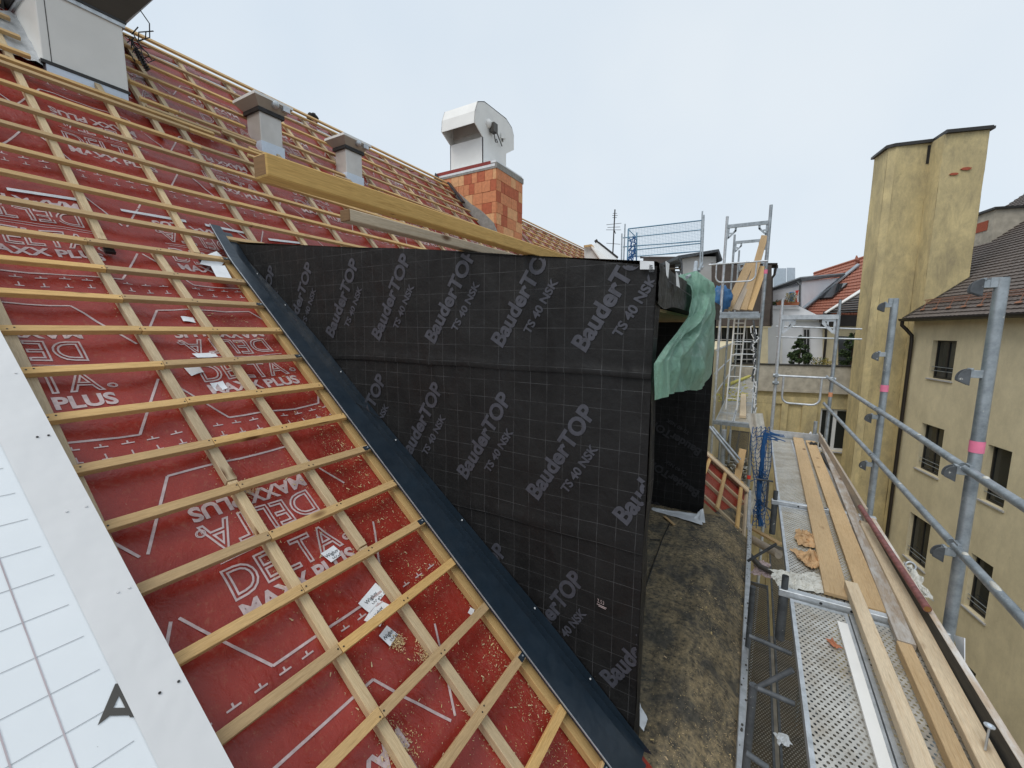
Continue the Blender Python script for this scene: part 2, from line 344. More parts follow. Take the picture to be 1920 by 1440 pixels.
# ---------------------------------------------------------------- lettering
_tc = {}
def text_polys(body, size=1., bold=0., outline=0., maxlen=0.):
    key = (body, size, bold, outline, maxlen)
    if key in _tc: return _tc[key]
    cu = bpy.data.curves.new('t', 'FONT'); cu.body = body; cu.size = size; cu.offset = bold; cu.resolution_u = 4
    if outline: cu.fill_mode = 'NONE'
    ob = bpy.data.objects.new('t', cu); COL.objects.link(ob)
    dg = bpy.context.evaluated_depsgraph_get(); dg.update()
    me = bpy.data.meshes.new_from_object(ob.evaluated_get(dg))
    verts = [v.co.copy() for v in me.vertices]
    if outline:
        adj = {}
        for e in me.edges:
            a, b_ = e.vertices; adj.setdefault(a, []).append(b_); adj.setdefault(b_, []).append(a)
        seen = set(); V2 = []; F2 = []
        for st_ in adj:
            if st_ in seen: continue
            loop = [st_]; seen.add(st_); cur = st_
            while True:
                nx = [k for k in adj[cur] if k not in seen]
                if not nx: break
                cur = nx[0]; seen.add(cur); loop.append(cur)
            P = [V((verts[k].x, verts[k].y)) for k in loop]; P = [p for i, p in enumerate(P) if (p-P[i-1]).length > size*.004]; n = len(P)
            if n < 3: continue
            b0 = len(V2)
            for i in range(n):
                d1 = (P[i]-P[i-1]).normalized(); d2 = (P[(i+1) % n]-P[i]).normalized(); n1 = V((-d1.y, d1.x)); n2 = V((-d2.y, d2.x)); m = n1+n2
                m = m/max(.35, m.length_squared/2) if m.length > .1 else n1
                V2 += [V((*(P[i]+m*outline/2), 0)), V((*(P[i]-m*outline/2), 0))]
            for i in range(n):
                j = (i+1) % n; F2.append([b0+2*i, b0+2*i+1, b0+2*j+1, b0+2*j])
        verts, faces = V2, F2
    else: faces = [list(p.vertices) for p in me.polygons]
    bpy.data.meshes.remove(me); bpy.data.objects.remove(ob); bpy.data.curves.remove(cu)
    if maxlen:
        bm = bmesh.new(); bv = [bm.verts.new(p) for p in verts]
        for f in faces:
            try: bm.faces.new([bv[i] for i in f])
            except ValueError: pass
        for _ in range(5):
            es = [e for e in bm.edges if e.calc_length() > maxlen]
            if not es: break
            bmesh.ops.subdivide_edges(bm, edges=es, cuts=1)
        bmesh.ops.triangulate(bm, faces=bm.faces); bm.verts.index_update()
        verts = [v.co.copy() for v in bm.verts]; faces = [[v.index for v in f.verts] for f in bm.faces]; bm.free()
    x0 = min(p.x for p in verts); x1 = max(p.x for p in verts)
    _tc[key] = (verts, faces, x0, x1); return _tc[key]
# ================================================================ THE HOUSE UNDER THE NEW ROOF
A1 = math.radians(38.76); A2 = math.radians(46.0)
n1 = V((math.sin(A1), 0, math.cos(A1))); s1 = V((-math.cos(A1), 0, math.sin(A1)))
n2 = V((math.sin(A2), 0, math.cos(A2))); s2 = V((-math.cos(A2), 0, math.sin(A2)))
dM = n1.dot(C0)-2.26                                   # membrane of the lower slope
P1 = n1*dM; VB = 5.0; P2 = P1+s1*VB; WR = 4.45         # the pitch steepens at v = 5, ridge at w = 4.45
YV = V((0, 1, 0))
def RL(u, v, h=0): return P1+s1*v+YV*u+n1*h
def RU(u, w, h=0): return P2+s2*w+YV*u+n2*h
def UE(v): return 1.996+.12*(v-.45)/4.93           # hem of the dormer flashing
def RA(u, v, h=0): return RL(u, v, h) if v < VB else RU(u, v-VB, h)
CH = .045; BH = .034
house = thing('house', 'steep roof under repair with red underlay, timber battens and a black wrapped dormer', 'house', (-4, 8, -14))
CBL = [-.9, -.36, .10, .593, 1.155, 1.58, 2.05]; CBU = [1.27+.63*k for k in range(-4, 40)]
def sag(u, cbs, v):
    for a, c in zip(cbs, cbs[1:]):
        if a <= u < c:
            t = (u-a)/(c-a); k = math.sin(math.pi*t)
            return k*(-.016+.022*N.noise(V((u*2.1, v*3.4, 1)))+.009*N.noise(V((u*7, v*11, 4))))
    return 0
def msurf(u, v, h=0):
    return RL(u, v, sag(u, CBL, v)+h) if v < VB else RU(u, v-VB, sag(u, CBU, v)*1.3+h)
mem = MB()
mem.grid(lambda a, c: msurf(-1.2+3.53*a, -.67+5.67*c), 100, 130, 0)
mem.grid(lambda a, c: msurf(-1.2+11.2*a, 5.0001+4.45*c), 150, 60, 0)
mem.grid(lambda a, c: RU(10+17*a, 4.45*c), 20, 4, 0)
mem.grid(lambda a, c: RL(6.5+2.1*a, -.67+5.66*c), 20, 10, 0)
# printing on the membrane
def put(text, size, bold, outl, u0, v0, rot, width, near):
    vs, fs, x0, x1 = text_polys(text, size, bold, outl, .05 if near else 0)
    k = width/(x1-x0)
    def fn(p):
        x = (p.x-x0)*k; y = p.y
        if rot: x = width-x; y = -y
        return msurf(u0+x, v0+y, .003 if near else .006)
    mem.add_polys(vs, fs, fn, 1)
def ribbon(pts, wd, dst=None, mi=1, h=.003, step=.08):
    dst = dst or mem
    for (a, c) in zip(pts, pts[1:]):
        a, c = V((*a,)), V((*c,)); d = (c-a); L = d.length; d = d/L; n = V((-d.y, d.x))*wd/2; k = max(1, int(L/step))
        for i in range(k):
            p, q = a+d*L*i/k, a+d*L*(i+1)/k
            dst.quad([msurf(*(p-n), h), msurf(*(q-n), h), msurf(*(q+n), h), msurf(*(p+n), h)], mi)
def row(vc, off, u0, u1):
    k = math.floor((u0-off)/1.09)
    while off+1.09*k < u1:
        u = off+1.09*k; k += 1
        near = u < 3.4; W_ = .64
        if u < -1.15 or u+W_ > 10: continue
        if vc < 5 and u+W_ > 2.36: 
            if u > 2.0: continue
        ring = ([(u-.21, vc+.17), (u, vc+.57), (u+W_, vc+.57), (u+W_+.21, vc+.17)], [(u-.21, vc-.17), (u, vc-.57), (u+W_, vc-.57), (u+W_+.21, vc-.17)])
        for r_ in ring:
            r2_ = [(p[0], min(max(p[1], -.6), 9.4)) for p in r_]
            if vc < 5: r2_ = [p for p in r2_ if p[0] < 2.30]
            ribbon(r2_, .013)
        if vc+.45 > 9.4: continue
        if vc > 5 or u+W_ < 2.31:
            for rot in (0, 1):
                sg = -1 if rot else 1
                put('DELTA', .24, .004, .011, u, vc+sg*-.215, rot, W_-.045, near)
                put('MAXX PLUS', .125, .0045, 0, u, vc+sg*-.335, rot, W_-.02, near)
                vs, fs, x0, x1 = text_polys('O', .058, 0, .004)
                mem.add_polys(vs, fs, (lambda p, sg=sg, u=u: msurf((u+W_-.03+(p.x-x0)) if sg > 0 else (u+.03-(p.x-x0)), vc+sg*(-.2+p.y), .004)), 1)
                vs, fs, x0, x1 = text_polys('R', .024, 0)
                mem.add_polys(vs, fs, (lambda p, sg=sg, u=u: msurf((u+W_-.018+(p.x-x0)) if sg > 0 else (u+.018-(p.x-x0)), vc+sg*(-.191+p.y), .004)), 1)
            ribbon([(u, vc+.012), (u+W_, vc+.012)], .005); ribbon([(u+.02, vc-.012), (u+W_, vc-.012)], .004)
for vc, off in ((.73, .61), (2.2, .92), (3.67, .27), (5.14, .62), (6.61, .3), (8.08, .8)):
    row(vc, off, -1.2, 10)
    u = -1.1
    while u < 10:                                       # rows of little crosses near the lap
        vv = vc-.62
        if vv > -.5 and (u < 2.25 or vv > VB):
            h_ = .003 if u < 3 else .006
            for (du, dv) in ((.028, 0), (0, .02)):
                ribbon([(u-du, vv-dv*.2), (u+du, vv+dv)], .008, h=h_)
            if u < 3: ribbon([(u-.02, vv-.085), (u+.02, vv-.085)], .007, h=h_); ribbon([(u, vv-.085), (u, vv-.05)], .007, h=h_)
        u += .108
mem.build('roof_membrane', ['red_membrane', 'print_white'], house)
tp = MB()
for w_, wd in ((5.53, .034), (9.22, .05)):
    u = -1.0; 
    while u < 26:
        L = rnd(.38, .55)
        if u < 24:
            tp = MB(); tp.quad([msurf(u, w_-wd/2, .012), msurf(u+L, w_-wd/2, .012), msurf(u+L, w_+wd/2, .012), msurf(u, w_+wd/2, .012)]); tp.build('lap_tape', 'white_tape', house)
        u += .63 if u < 11 else 1.26
# counter battens
def cbat(u, v0, v1, parent=house, j=0):
    m = MB(); f = RA; e = .004
    m.bar(f(u+rnd(-.006, .006), v0+e, CH/2), f(u+rnd(-.006, .006), v1-e, CH/2), .052+rnd(-.003, .003), CH, n1 if v0 < VB-.1 else n2, 0)
    return m.build('counter_batten', 'counter_wood', house, .002)
for u in CBL:
    a = -.62
    if u > 2:
        m = MB(); m.bar(RL(UE(-.3)+.012, -.3, CH/2), RL(UE(4.98)+.012, 4.98, CH/2), .085, CH, n1); m.build('counter_batten', 'beam_wood', house, .002); continue
    for c in ((1.9, 4.98) if u != 1.155 else (2.6, 4.98)): cbat(u, a, c); a = c
for u in CBU:
    if u > 26: break
    cbat(u, VB+.02, VB+2.4 if u < 12 else VB+WR-.03)
    if u < 12: cbat(u, VB+2.4, VB+WR-.03)
cbat(2.27, VB+2.0, VB+WR-.05)
for u in (6.62, 7.2, 7.8, 8.42): cbat(u, -.6, 4.9)
# tile battens
def bat(u0, u1, v, lift=0, mat='batten_wood', dv=0):
    m = MB(); nn = n1 if v < VB else n2
    m.bar(RA(u0, v+rnd(-.004, .004), CH+BH/2+lift), RA(u1, v+dv+rnd(-.006, .006), CH+BH/2+lift), .050, BH, nn, 0)
    return m.build('batten', mat, house, .002)
screws = MB()
for k in range(-5, 12):
    v = 1.164+.342*k; uj = 1.157+rnd(-.008, .008)
    bat(.30 if v > 2.9 else .38, uj-.0015, v); bat(uj+.0015, UE(v)+.018+rnd(-.006, .002), v+rnd(-.003, .003))
    if v > 4.0: bat(-1.1, .298, v)
    for u in CBL[3:]:
        for du in (-.014, .014):
            p = RL(u+du, v+rnd(-.01, .01), CH+BH+.0005); screws.tube(p, p+n1*.0012, .0045, 6)
bigbox = (1.5, 2.2)
for k in range(1, 14):
    w_ = -.06+.335*k
    gaps = []
    if 2.55 < w_ < 4.3: gaps.append((1.42, 2.24))
    if 2.55 < w_ < 3.1: gaps += [(3.5, 3.98), (4.95, 5.45)]
    if w_ > 2.1: gaps.append((9.15, 12.2))
    u = -1.1; gaps.append((26.5, 99)); brk = [2.6, 6.4, 14, 20]
    for g in gaps:
        e = g[0]
        while u < e-.05:
            nx = min([e]+[x for x in brk if x > u+.1]); bat(u, nx-.002, VB+w_); u = nx
        u = g[1]
bat(.7, 2.9, VB+2.36+.04); bat(2.25, 3.0, VB+2.47); bat(3.05, 3.46, VB+2.55); bat(3.3, 3.7, VB+2.36); bat(4.7, 5.0, VB+2.5); bat(3.2, 3.44, VB+2.15)
for v in (.55, .9, 1.25, .2, -.15, -.5): bat(6.5, 8.6, v)
m = MB(); m.bar(RL(8.3, -.62, .1), RL(8.36, 1.3, .1), .14, .024, n1); m.build('verge_board', 'pine', house, .002)
m = MB(); m.bar(RL(8.62, -.66, .02), RL(8.62, 4.9, .02), .03, .09, n1); m.bar(RL(6.48, -.64, .02), RL(8.62, -.64, .02), .03, .07, n1); m.build('verge_lath', 'pine', house)
screws.build('screw_head', 'dark_metal', house)
# ridge board and rear slope closing the roof
m = MB(); m.bar(RU(-1.2, WR-.02, .09), RU(26.5, WR-.02, .09), .07, .03, n2); m.build('ridge_batten', 'batten_wood', house)
rp = RU(0, WR, 0); m = MB()
m.quad([V((rp.x, -1.3, rp.z-.02)), V((rp.x, 27, rp.z-.02)), V((rp.x-8, 27, rp.z-8.2)), V((rp.x-8, -1.3, rp.z-8.2))]); m.build('rear_roof', 'red_membrane', house)
# walls below the eaves
m = MB(); ex, ez = -.03, -1.1
m.aabb((ex-.3, -1.5, -14), (ex, 8.6, ez)); m.aabb((-15, 26.8, -14), (-4.3, 27, 2.4)); m.aabb((-4.6, 8.5, -14), (-1.0, 27, 1.4), 0)
m.quad([(-15.4, 8.6, -14), (ex, 8.6, -14), (ex, 8.6, ez), RL(0, 4.9, -.06)+YV*8.6, (-15.4, 8.6, 2)])
m.build('wall', 'yellow_render', house)
# ---------------------------------------------------------------- flashing along the dormer cheek
YC = 2.33                                               # plane of the near cheek
fl = MB(); Tt = PY(432, 452, YC-.012); Tb = PY(1224, 1416, YC-.012)
TP = [PY(x, y, YC-.016) for x, y in ((432, 452), (592, 630), (687, 752), (1032, 1168), (1223, 1415))]
def TE(t):
    z = Tt.z+(Tb.z-Tt.z)*t
    for a, c in zip(TP, TP[1:]):
        if z >= c.z-1e-6: return a.lerp(c, (z-a.z)/(c.z-a.z))
    return TP[-1].copy()
def fl_pt(t, k):                                        # t 0 top .. 1 bottom
    v = 5.38+(-.06-5.38)*t; ue = UE(v); e_ = max(0, v-4.9)*.13
    if k == 0: return RL(ue, v, .080+e_)
    if k == 1: return RL(ue, v, .100+e_)
    if k == 2: return RL(YC-.13, v, .100+e_)
    if k == 3: return RL(YC-.085, v, .045+e_)
    if k == 4: return RL(YC-.014, v, .042+e_)
    return TE(t)
for k in range(5):
    fl.grid(lambda a, c, k=k: fl_pt(a, k).lerp(fl_pt(a, k+1), c), 24, 1, 0, smooth=False)
fl.build('flashing', 'anthracite_sheet', house, 0, .0015)
m = MB()
for i in range(40):
    a, c = fl_pt(i/40, 1), fl_pt((i+1)/40, 1); m.bar(a+V((0, -.003, .001)), c+V((0, -.003, .001)), .005, .006, n1)
m.build('flashing_hem', 'galvanised_pale', house)
m = MB()
for i, t in enumerate((.1, .19, .36, .51, .66, .8, .9)):
    p = TE(t)+V((-.012, -.004, -.012)); m.tube(p, p+V((0, -.004, 0)), .006, 8)
m.build('flashing_screw', 'white_tape', house)
m = MB(); p = fl_pt(.47, 2); m.bar(fl_pt(.435, 3)+n1*.004, TE(.47)+V((0, -.005, 0)), .004, .004)
m.build('flashing_seam', 'rubber', house)
for k in (-3, -1, 2, 4, 7, 9, 11):
    v = 1.164+.342*k; m = MB(); p = RL(UE(v)-.012, v, CH+BH+.002); m.box(p, YV*.035, s1*.016, n1*.0015); m.box(p+s1*-.018-YV*.02+n1*-.008, YV*.014, n1*.012, s1*.0015); m.tube(p+n1*.001, p+n1*.004, .006, 8, 1)
    m.build('flashing_clip', ['anthracite_sheet', 'galvanised_pale'], house)
m = MB(); m.prism([RL(1.86, 4.86, .03), RL(2.0, 4.82, .035), RL(2.1, 4.95, .05), RL(2.06, 5.05, .07), RL(1.93, 4.97, .05)], n1*.002); m.prism([RL(1.9, 4.60, .04), RL(2.02, 4.62, .05), RL(2.05, 4.85, .05), RL(1.93, 4.83, .04)], n1*.002); m.build('corner_tape', 'white_tape', house)
# ---------------------------------------------------------------- verge sheet and white foil panel at the left
m = MB(); TL0, TL1 = .40, .61
def trim(t, k):
    v = 5.0-5.9*t; return RL(.53+.078*(3.76-v)/2.38 if k else .397+.05*(2.86-v)/1.33, v, .17)
m.grid(lambda a, c: trim(a, 0).lerp(trim(a, 1), c), 8, 1, 0, smooth=False)
m.grid(lambda a, c: trim(a, 1)+n1*(-.15*c), 8, 1, 0, smooth=False)
m.build('verge_sheet', 'grey_sheet', house)
m = MB()
for i in range(13):
    t = .12+i*.072
    for s_, du in ((.14, .17), (.35 if i % 2 else .5, .1)):
        p = trim(t, 0).lerp(trim(t, 1), 1-s_)+n1*.001; m.tube(p, p+n1*.003, .0045, 8, 0 if i % 3 else 1)
m.build('sheet_screw', ['grey_sheet', 'dark_metal'], house)
m = MB(); m.quad([RL(-1.2, 4.4, .165), RL(-1.2, -.9, .165), RL(.60, -.9, .165), RL(.48, 4.4, .165)])
for i in range(40):
    v = -.8+i*.1365
    m.quad([RL(-1.2, v, .167), RL(.35+.037*(3-v)+.02, v-.006, .167), RL(.35+.037*(3-v)+.02, v-.0038, .167), RL(-1.2, v+.002, .167)], 1)
for u in (.305, .195, .07, -.05, -.17, -.3, -.42):
    m.quad([RL(u, -.8, .1675), RL(u+.004, -.8, .1675), RL(u-.028, 4.4, .1675), RL(u-.032, 4.4, .1675)], 2)
def on1(x, y, h): return on(x, y, n1, dM+h)
m.quad([on1(x, y, .168) for x, y in ((216, 1282), (227, 1297), (205, 1343), (183, 1360))], 3)
m.quad([on1(x, y, .1684) for x, y in ((216, 1282), (225, 1281), (262, 1343), (244, 1345), (219, 1296))], 3)
m.quad([on1(x, y, .1688) for x, y in ((211, 1327), (238, 1327), (246, 1341), (205, 1342))], 3)
m.build('foil_panel', ['white_foil', 'line_dark', 'line_red', 'dark_cap'], house)
# ---------------------------------------------------------------- the black wrapped dormer
XF = -.48; YFAR = 6.42
def ctop(x): return 2.24+(-x+XF)*.128-.022*math.sin((x+.5)*1.2)       # top edge of the cheek (flat roof falling to the front)
ck = MB()
laps = ((None, 1.655, .010), (1.675, .632, .004), (.650, -.95, -.002))
for top, bot, off in laps:
    def fn(a, c, top=top, bot=bot, off=off):
        x = -5.0+(XF+5.0)*a; zt = ctop(x) if top is None else top; zb = bot+.012*N.noise(V((x*2.2, bot, 3)))-.01*a
        z = zb+(zt-zb)*c
        y = YC-off-.014*N.noise(V((x*1.6, 1, z*1.4)))-.005*N.noise(V((x*6, 1, z*5)))-(.013*math.exp(-((c-.03)/.035)**2)*(.7+.9*N.noise(V((x*1.7, bot, 2)))) if top is None or top > 1 else .007*math.exp(-((c-.03)/.03)**2))-.02*math.exp(-(((x+2.05-.1*c)/.03)**2))*max(0, 1-c*4)*(top is None)
        return V((x, y, z))
    ck.grid(fn, 150, 30, 0, uvf=lambda a, c, top=top, bot=bot: (-5.0+(XF+5.0)*a, (bot+((ctop(-5+(XF+5)*a) if top is None else top)-bot)*c)*1.0+.004*a))
    ck.grid(lambda a, c, fn=fn: fn(a, 0)+V((0, .02*c, 0)), 150, 1, 0)
dorm = ck.build('dormer', ['black_underlay'], house)
tx = MB()
def cheek_text(x, z, body, size, bold, width, yoff, ang=59, clip=None, dst=tx, mi=0):
    vs, fs, x0, x1 = text_polys(body, size, bold, 0, .022); k = width/(x1-x0); ca, sa = math.cos(math.radians(ang)), math.sin(math.radians(ang))
    P = [V((x+(p.x-x0)*k*ca-p.y*sa, 0, z+(p.x-x0)*k*sa+p.y*ca)) for p in vs]
    def ok(f):
        for i in f:
            q = P[i]
            if q.x > XF-.004 or q.z > ctop(q.x)-.006 or (clip and (q.z < clip[0] or q.z > clip[1])): return False
        return True
    ff = [f for f in fs if ok(f)]
    b0 = len(dst.v)
    for q in P:
        y = YC-yoff-.014*N.noise(V((q.x*1.6, 1, q.z*1.4)))-.005*N.noise(V((q.x*6, 1, q.z*5)))-.0025
        dst.v.append(V((q.x, y, q.z)))
    for f in ff: dst.f.append([b0+i for i in f]); dst.m.append(mi); dst.sm.append(False); dst.uv.append([(0, 0)]*len(f))
for i in range(8):
    x = -.86-.568*i
    cheek_text(x, 1.775+.012*i, 'BauderTOP', .148, .0055, .70, .011, clip=(1.68, 9)); cheek_text(x+.20, 1.86+.012*i, 'TS 40 NSK', .075, .0025, .37, .011, clip=(1.68, 9))
for i in range(7):
    x = -.58-.575*i
    cheek_text(x, .78+.028*i, 'BauderTOP', .148, .0055, .72, .005, clip=(.68, 1.62)); cheek_text(x+.20, .865+.028*i, 'TS 40 NSK', .075, .0025, .37, .005, clip=(.68, 1.6))
for i in range(4):
    x = -.625-.57*i
    cheek_text(x, -.30+.03*i, 'BauderTOP', .148, .0055, .72, -.001, clip=(-.8, .6)); cheek_text(x+.20, -.215+.03*i, 'TS 40 NSK', .075, .0025, .37, -.001, clip=(-.8, .6))
tx.build('cheek_print', 'underlay_print', dorm)
m = MB(); vs, fs, x0, x1 = text_polys('2,53', .045, -.0006); q = PY(1121, 1126, YC)
m.add_polys(vs, fs, lambda p: V((q.x+p.x*.6, YC-.016, q.z+p.y*.8-p.x*.08)), 0); m.bar(q+V((.0, -.016, -.012)), q+V((.06, -.016, -.02)), .0015, .003); m.bar(q+V((.01, -.016, -.022)), q+V((.055, -.016, -.028)), .0015, .003)
m.build('marker_note', 'print_white', dorm)
# front return, jamb, fascia, soffit, far reveal, inner walls
def gridbox(m, lo, hi, mi=0):
    lo, hi = V(lo), V(hi)
    for ax in range(3):
        a, c = (ax+1) % 3, (ax+2) % 3
        for sd in (lo, hi):
            pts = []
            for (i, j) in ((0, 0), (1, 0), (1, 1), (0, 1)):
                p = V((0, 0, 0)); p[ax] = sd[ax]; p[a] = (lo, hi)[i][a]; p[c] = (lo, hi)[j][c]; pts.append(p)
            uv = [((p.y if ax != 1 else p.x), (p.z if ax != 2 else p.x)) for p in pts]
            m.quad(pts, mi, uv)
m = MB()
m.grid(lambda a, c: V((XF+.004+.010*N.noise(V((a*2, c*9, 2)))+.012*N.noise(V((1, c*4, 7))), YC-.01+.12*a, -.76+2.98*c)), 6, 60, 0, uvf=lambda a, c: (a*.12, c*2.98))
gridbox(m, (XF-.5, YC+.02, -.8), (XF-.004, YC+.10, 2.2)); m.build('dormer_jamb', 'black_underlay', dorm)
m = MB(); m.aabb((XF-.06, YC+.115, -.74), (XF-.02, YC+.135, 2.04)); m.build('jamb_strip', 'line_dark', dorm)
m = MB()
def fasc(a, c):
    y = YC-.005+(YFAR+.1-YC)*a; z0 = 2.05+.012*N.noise(V((y*2.5, 0, 1)))-.02*math.exp(-((y-2.5)/.15)**2); x = XF+.012+.012*N.noise(V((y*3, c*2, 5)))+.009*N.noise(V((y*9, c*6, 5)))
    return V((x, y, z0+(2.255-z0)*c))
m.grid(fasc, 120, 10, 0); m.grid(lambda a, c: fasc(a, 0)+V((-.14*c, 0, .01)), 60, 1, 0); m.build('fascia_wrap', 'black_underlay_plain', dorm)
m = MB()
for i in range(26):
    y = YC+.1+i*.16; m.bar(V((XF+.035, y, 2.07)), V((XF+.035, y, 2.23)), .002, .002)
m.bar(V((XF+.045, YC+.1, 2.17)), V((XF+.045, 5, 2.13)), .002, .004); m.build('fascia_line', 'underlay_print', dorm)
m = MB(); m.quad([(-5.2, YC-.012, ctop(-5.2)+.004), (XF, YC-.012, 2.262), (XF, YFAR+.1, 2.262), (-5.2, YFAR+.1, ctop(-5.2)+.004)]); m.build('dormer_roof', 'black_underlay_plain', dorm)
m = MB(); m.aabb((-1.75, YC+.1, 2.03), (XF-.1, YFAR, 2.05)); m.build('soffit', 'pine_orange', dorm)
m = MB()
m.grid(lambda a, c: V((-1.8+(1.8+XF-.02)*a, YFAR-.02-.015*N.noise(V((a*3, c*3, 5))), -.78+2.85*c)), 30, 40, 0, uvf=lambda a, c: (a*1.3, c*2.85))
gridbox(m, (-1.8, YFAR, -.9), (XF-.03, YFAR+.12, 2.25)); gridbox(m, (-1.9, YC+.1, -.9), (-1.75, YFAR, 2.04)); m.build('loggia_wall', 'black_underlay', dorm)
m = MB(); tx2 = m
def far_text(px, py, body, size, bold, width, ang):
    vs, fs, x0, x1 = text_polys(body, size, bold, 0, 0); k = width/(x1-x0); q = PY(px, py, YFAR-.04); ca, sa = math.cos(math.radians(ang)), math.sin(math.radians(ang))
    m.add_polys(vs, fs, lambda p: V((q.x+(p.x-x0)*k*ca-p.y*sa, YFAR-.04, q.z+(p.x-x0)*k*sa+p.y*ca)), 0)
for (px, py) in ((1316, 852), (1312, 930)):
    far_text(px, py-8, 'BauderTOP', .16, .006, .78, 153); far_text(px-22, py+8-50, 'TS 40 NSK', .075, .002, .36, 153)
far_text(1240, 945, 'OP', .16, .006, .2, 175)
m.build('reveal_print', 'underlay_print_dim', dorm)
m = MB(); q0 = V((XF-.02, YC+.02, 2.2))
m.prism([PY(1200, 489, YC-.03), PY(1226, 490, YC-.03), PY(1227, 505, YC-.03), PY(1200, 505, YC-.03)], (0, .004, 0)); t_ = m; m = MB(); m.prism([V((XF+.04, YC+.0, 2.262)), V((XF+.04, YC+.10, 2.262)), V((XF+.045, YC+.06, 2.18)), V((XF+.045, YC+.02, 2.19))], (.003, 0, 0)); m.build('roof_corner_tape', 'white_tape', dorm); m = MB(); m.prism([V((XF+.035, YC+.36, 2.25)), V((XF+.035, YC+.42, 2.245)), V((XF+.038, YC+.50, 2.17)), V((XF+.038, YC+.38, 2.17))], (.003, 0, 0)); m.build('roof_corner_tape', 'white_tape', dorm); m = t_
vs, fs, x0, x1 = text_polys('gluv', .04, .0008); q = PY(1226, 488, YC-.033)
m.add_polys(vs, fs, lambda p: V((q.x-.018-p.y, YC-.033, q.z-.004-.0-(p.x-x0))) if False else V((q.x-.005-p.y*.9, YC-.0335, q.z-.06+(p.x-x0)*.6)), 1)
m.build('roof_corner_tape', ['white_tape', 'ink'], dorm)
# bitumen strip in front of the dormer: flat part, fold, slope down to the eaves
m = MB(); zf = -.74; xf = (P1+s1*((zf-P1.z)/s1.z)).x
def strip(a, c):
    y = .6+(6.47-.6)*a
    if c < .5: x = -1.8+(xf+1.8)*(c/.5); z = zf+.012*N.noise(V((x*3, y*2, 1)))
    else:
        t = (c-.5)/.5; x = xf+(.10-xf)*t; z = zf+(-1.0-zf)*t+.03*math.sin(math.pi*t)+.02*N.noise(V((x*4, y*2.2, 5)))
    z += .006*N.noise(V((x*14, y*10, 2)))
    return V((x, y, z))
m.grid(strip, 150, 60, 0)
def strip2(a, c):
    y = .6+1.7*a; v = -.67+.40*c; p = RL(y, v, .03+.01*N.noise(V((y*5, v*5, 1)))); return p
m.grid(lambda a, c: V((0, 0, 0))+(strip2(a, c)), 30, 10, 0)
p0_ = RL(6.47, 0, 0)
def tri(a, c):                                          # triangle of the same felt lapping onto the lower roof
    y = 6.46+(7.9-6.46)*a; v0 = -.66; v1 = -.66+(.50)*(1-a); return RL(y, v0+(v1-v0)*c, .012+.01*N.noise(V((y*5, c*3, 2))))
m.grid(tri, 20, 10, 0)
def seam(pts, r=.006):
    m.path([V((x, y, zf+.012)) for x, y in pts], r, 6, 1)
sp_ = [PZ(*q_, zf)[:2] for q_ in ((1258, 978), (1243, 1010), (1240, 1018), (1225, 1060), (1208, 1110))]
seam(sp_); seam([PZ(*q_, zf)[:2] for q_ in ((1219, 1013), (1238, 1014))])
m.build('bitumen_strip', ['bitumen', 'black_underlay_plain'], dorm)
tp = MB()
def crumple(m, pts, seed, mi=0, amp=.015, n=8):
    a, b_, c_, d_ = map(V, pts)
    nn = (b_-a).cross(d_-a).normalized()
    m.grid(lambda s_, t_: a.lerp(b_, s_).lerp(d_.lerp(c_, s_), t_)+nn*amp*(1+N.noise(V((s_*4+seed, t_*4, seed)))*1.4)+(b_-a)*.06*N.noise(V((t_*5, seed, 3)))+(d_-a)*.14*N.noise(V((s_*7, seed, 9))), n, max(3, n//2), mi)
crumple(tp, (PZ(1223, 957, zf), PZ(1318, 985, zf+.01), PZ(1318, 966, zf+.03), PZ(1223, 952, zf+.03)), 1.3, n=20)
tp.build('base_tape', 'white_tape', dorm); tp = MB()
crumple(tp, (PZ(1300, 975, zf), PZ(1322, 982, zf), PZ(1318, 955, zf+.1), PZ(1308, 962, zf+.06)), 2.3)
tp.build('base_tape', 'white_tape', dorm); tp = MB()
crumple(tp, (PZ(1172, 1335, -.6), PZ(1178, 1340, -.62), PZ(1192, 1295, -.6), PZ(1186, 1292, -.6)), 4.1)
crumple(tp, (PZ(1182, 1340, -.64), PZ(1205, 1375, -.68), PZ(1212, 1352, -.68), PZ(1190, 1305, -.64)), 5.1)
tp.build('base_tape', 'white_tape', dorm); tp = MB()
crumple(tp, (PZ(1190, 1432, -.7), PZ(1205, 1440, -.7), PZ(1206, 1425, -.7), PZ(1200, 1422, -.7)), 6.1)
tp.build('base_tape', 'white_tape', dorm)
# eaves profile
m = MB(); m.aabb((.075, .3, -1.01), (.13, 6.95, -.955)); m.aabb((.06, 6.9, -1.04), (.11, 8.6, -1.0)); m.build('eaves_profile', 'galvanised_pale', house, .006)
m = MB()
for i in range(60): p = V((.08+rnd(0, .05), rnd(.5, 6.8), -.9545)); m.ball(p, rnd(.004, .012), 6, 4, 0, (1, 1.6, .1))
m.build('eaves_dirt', 'dark_cap', house)
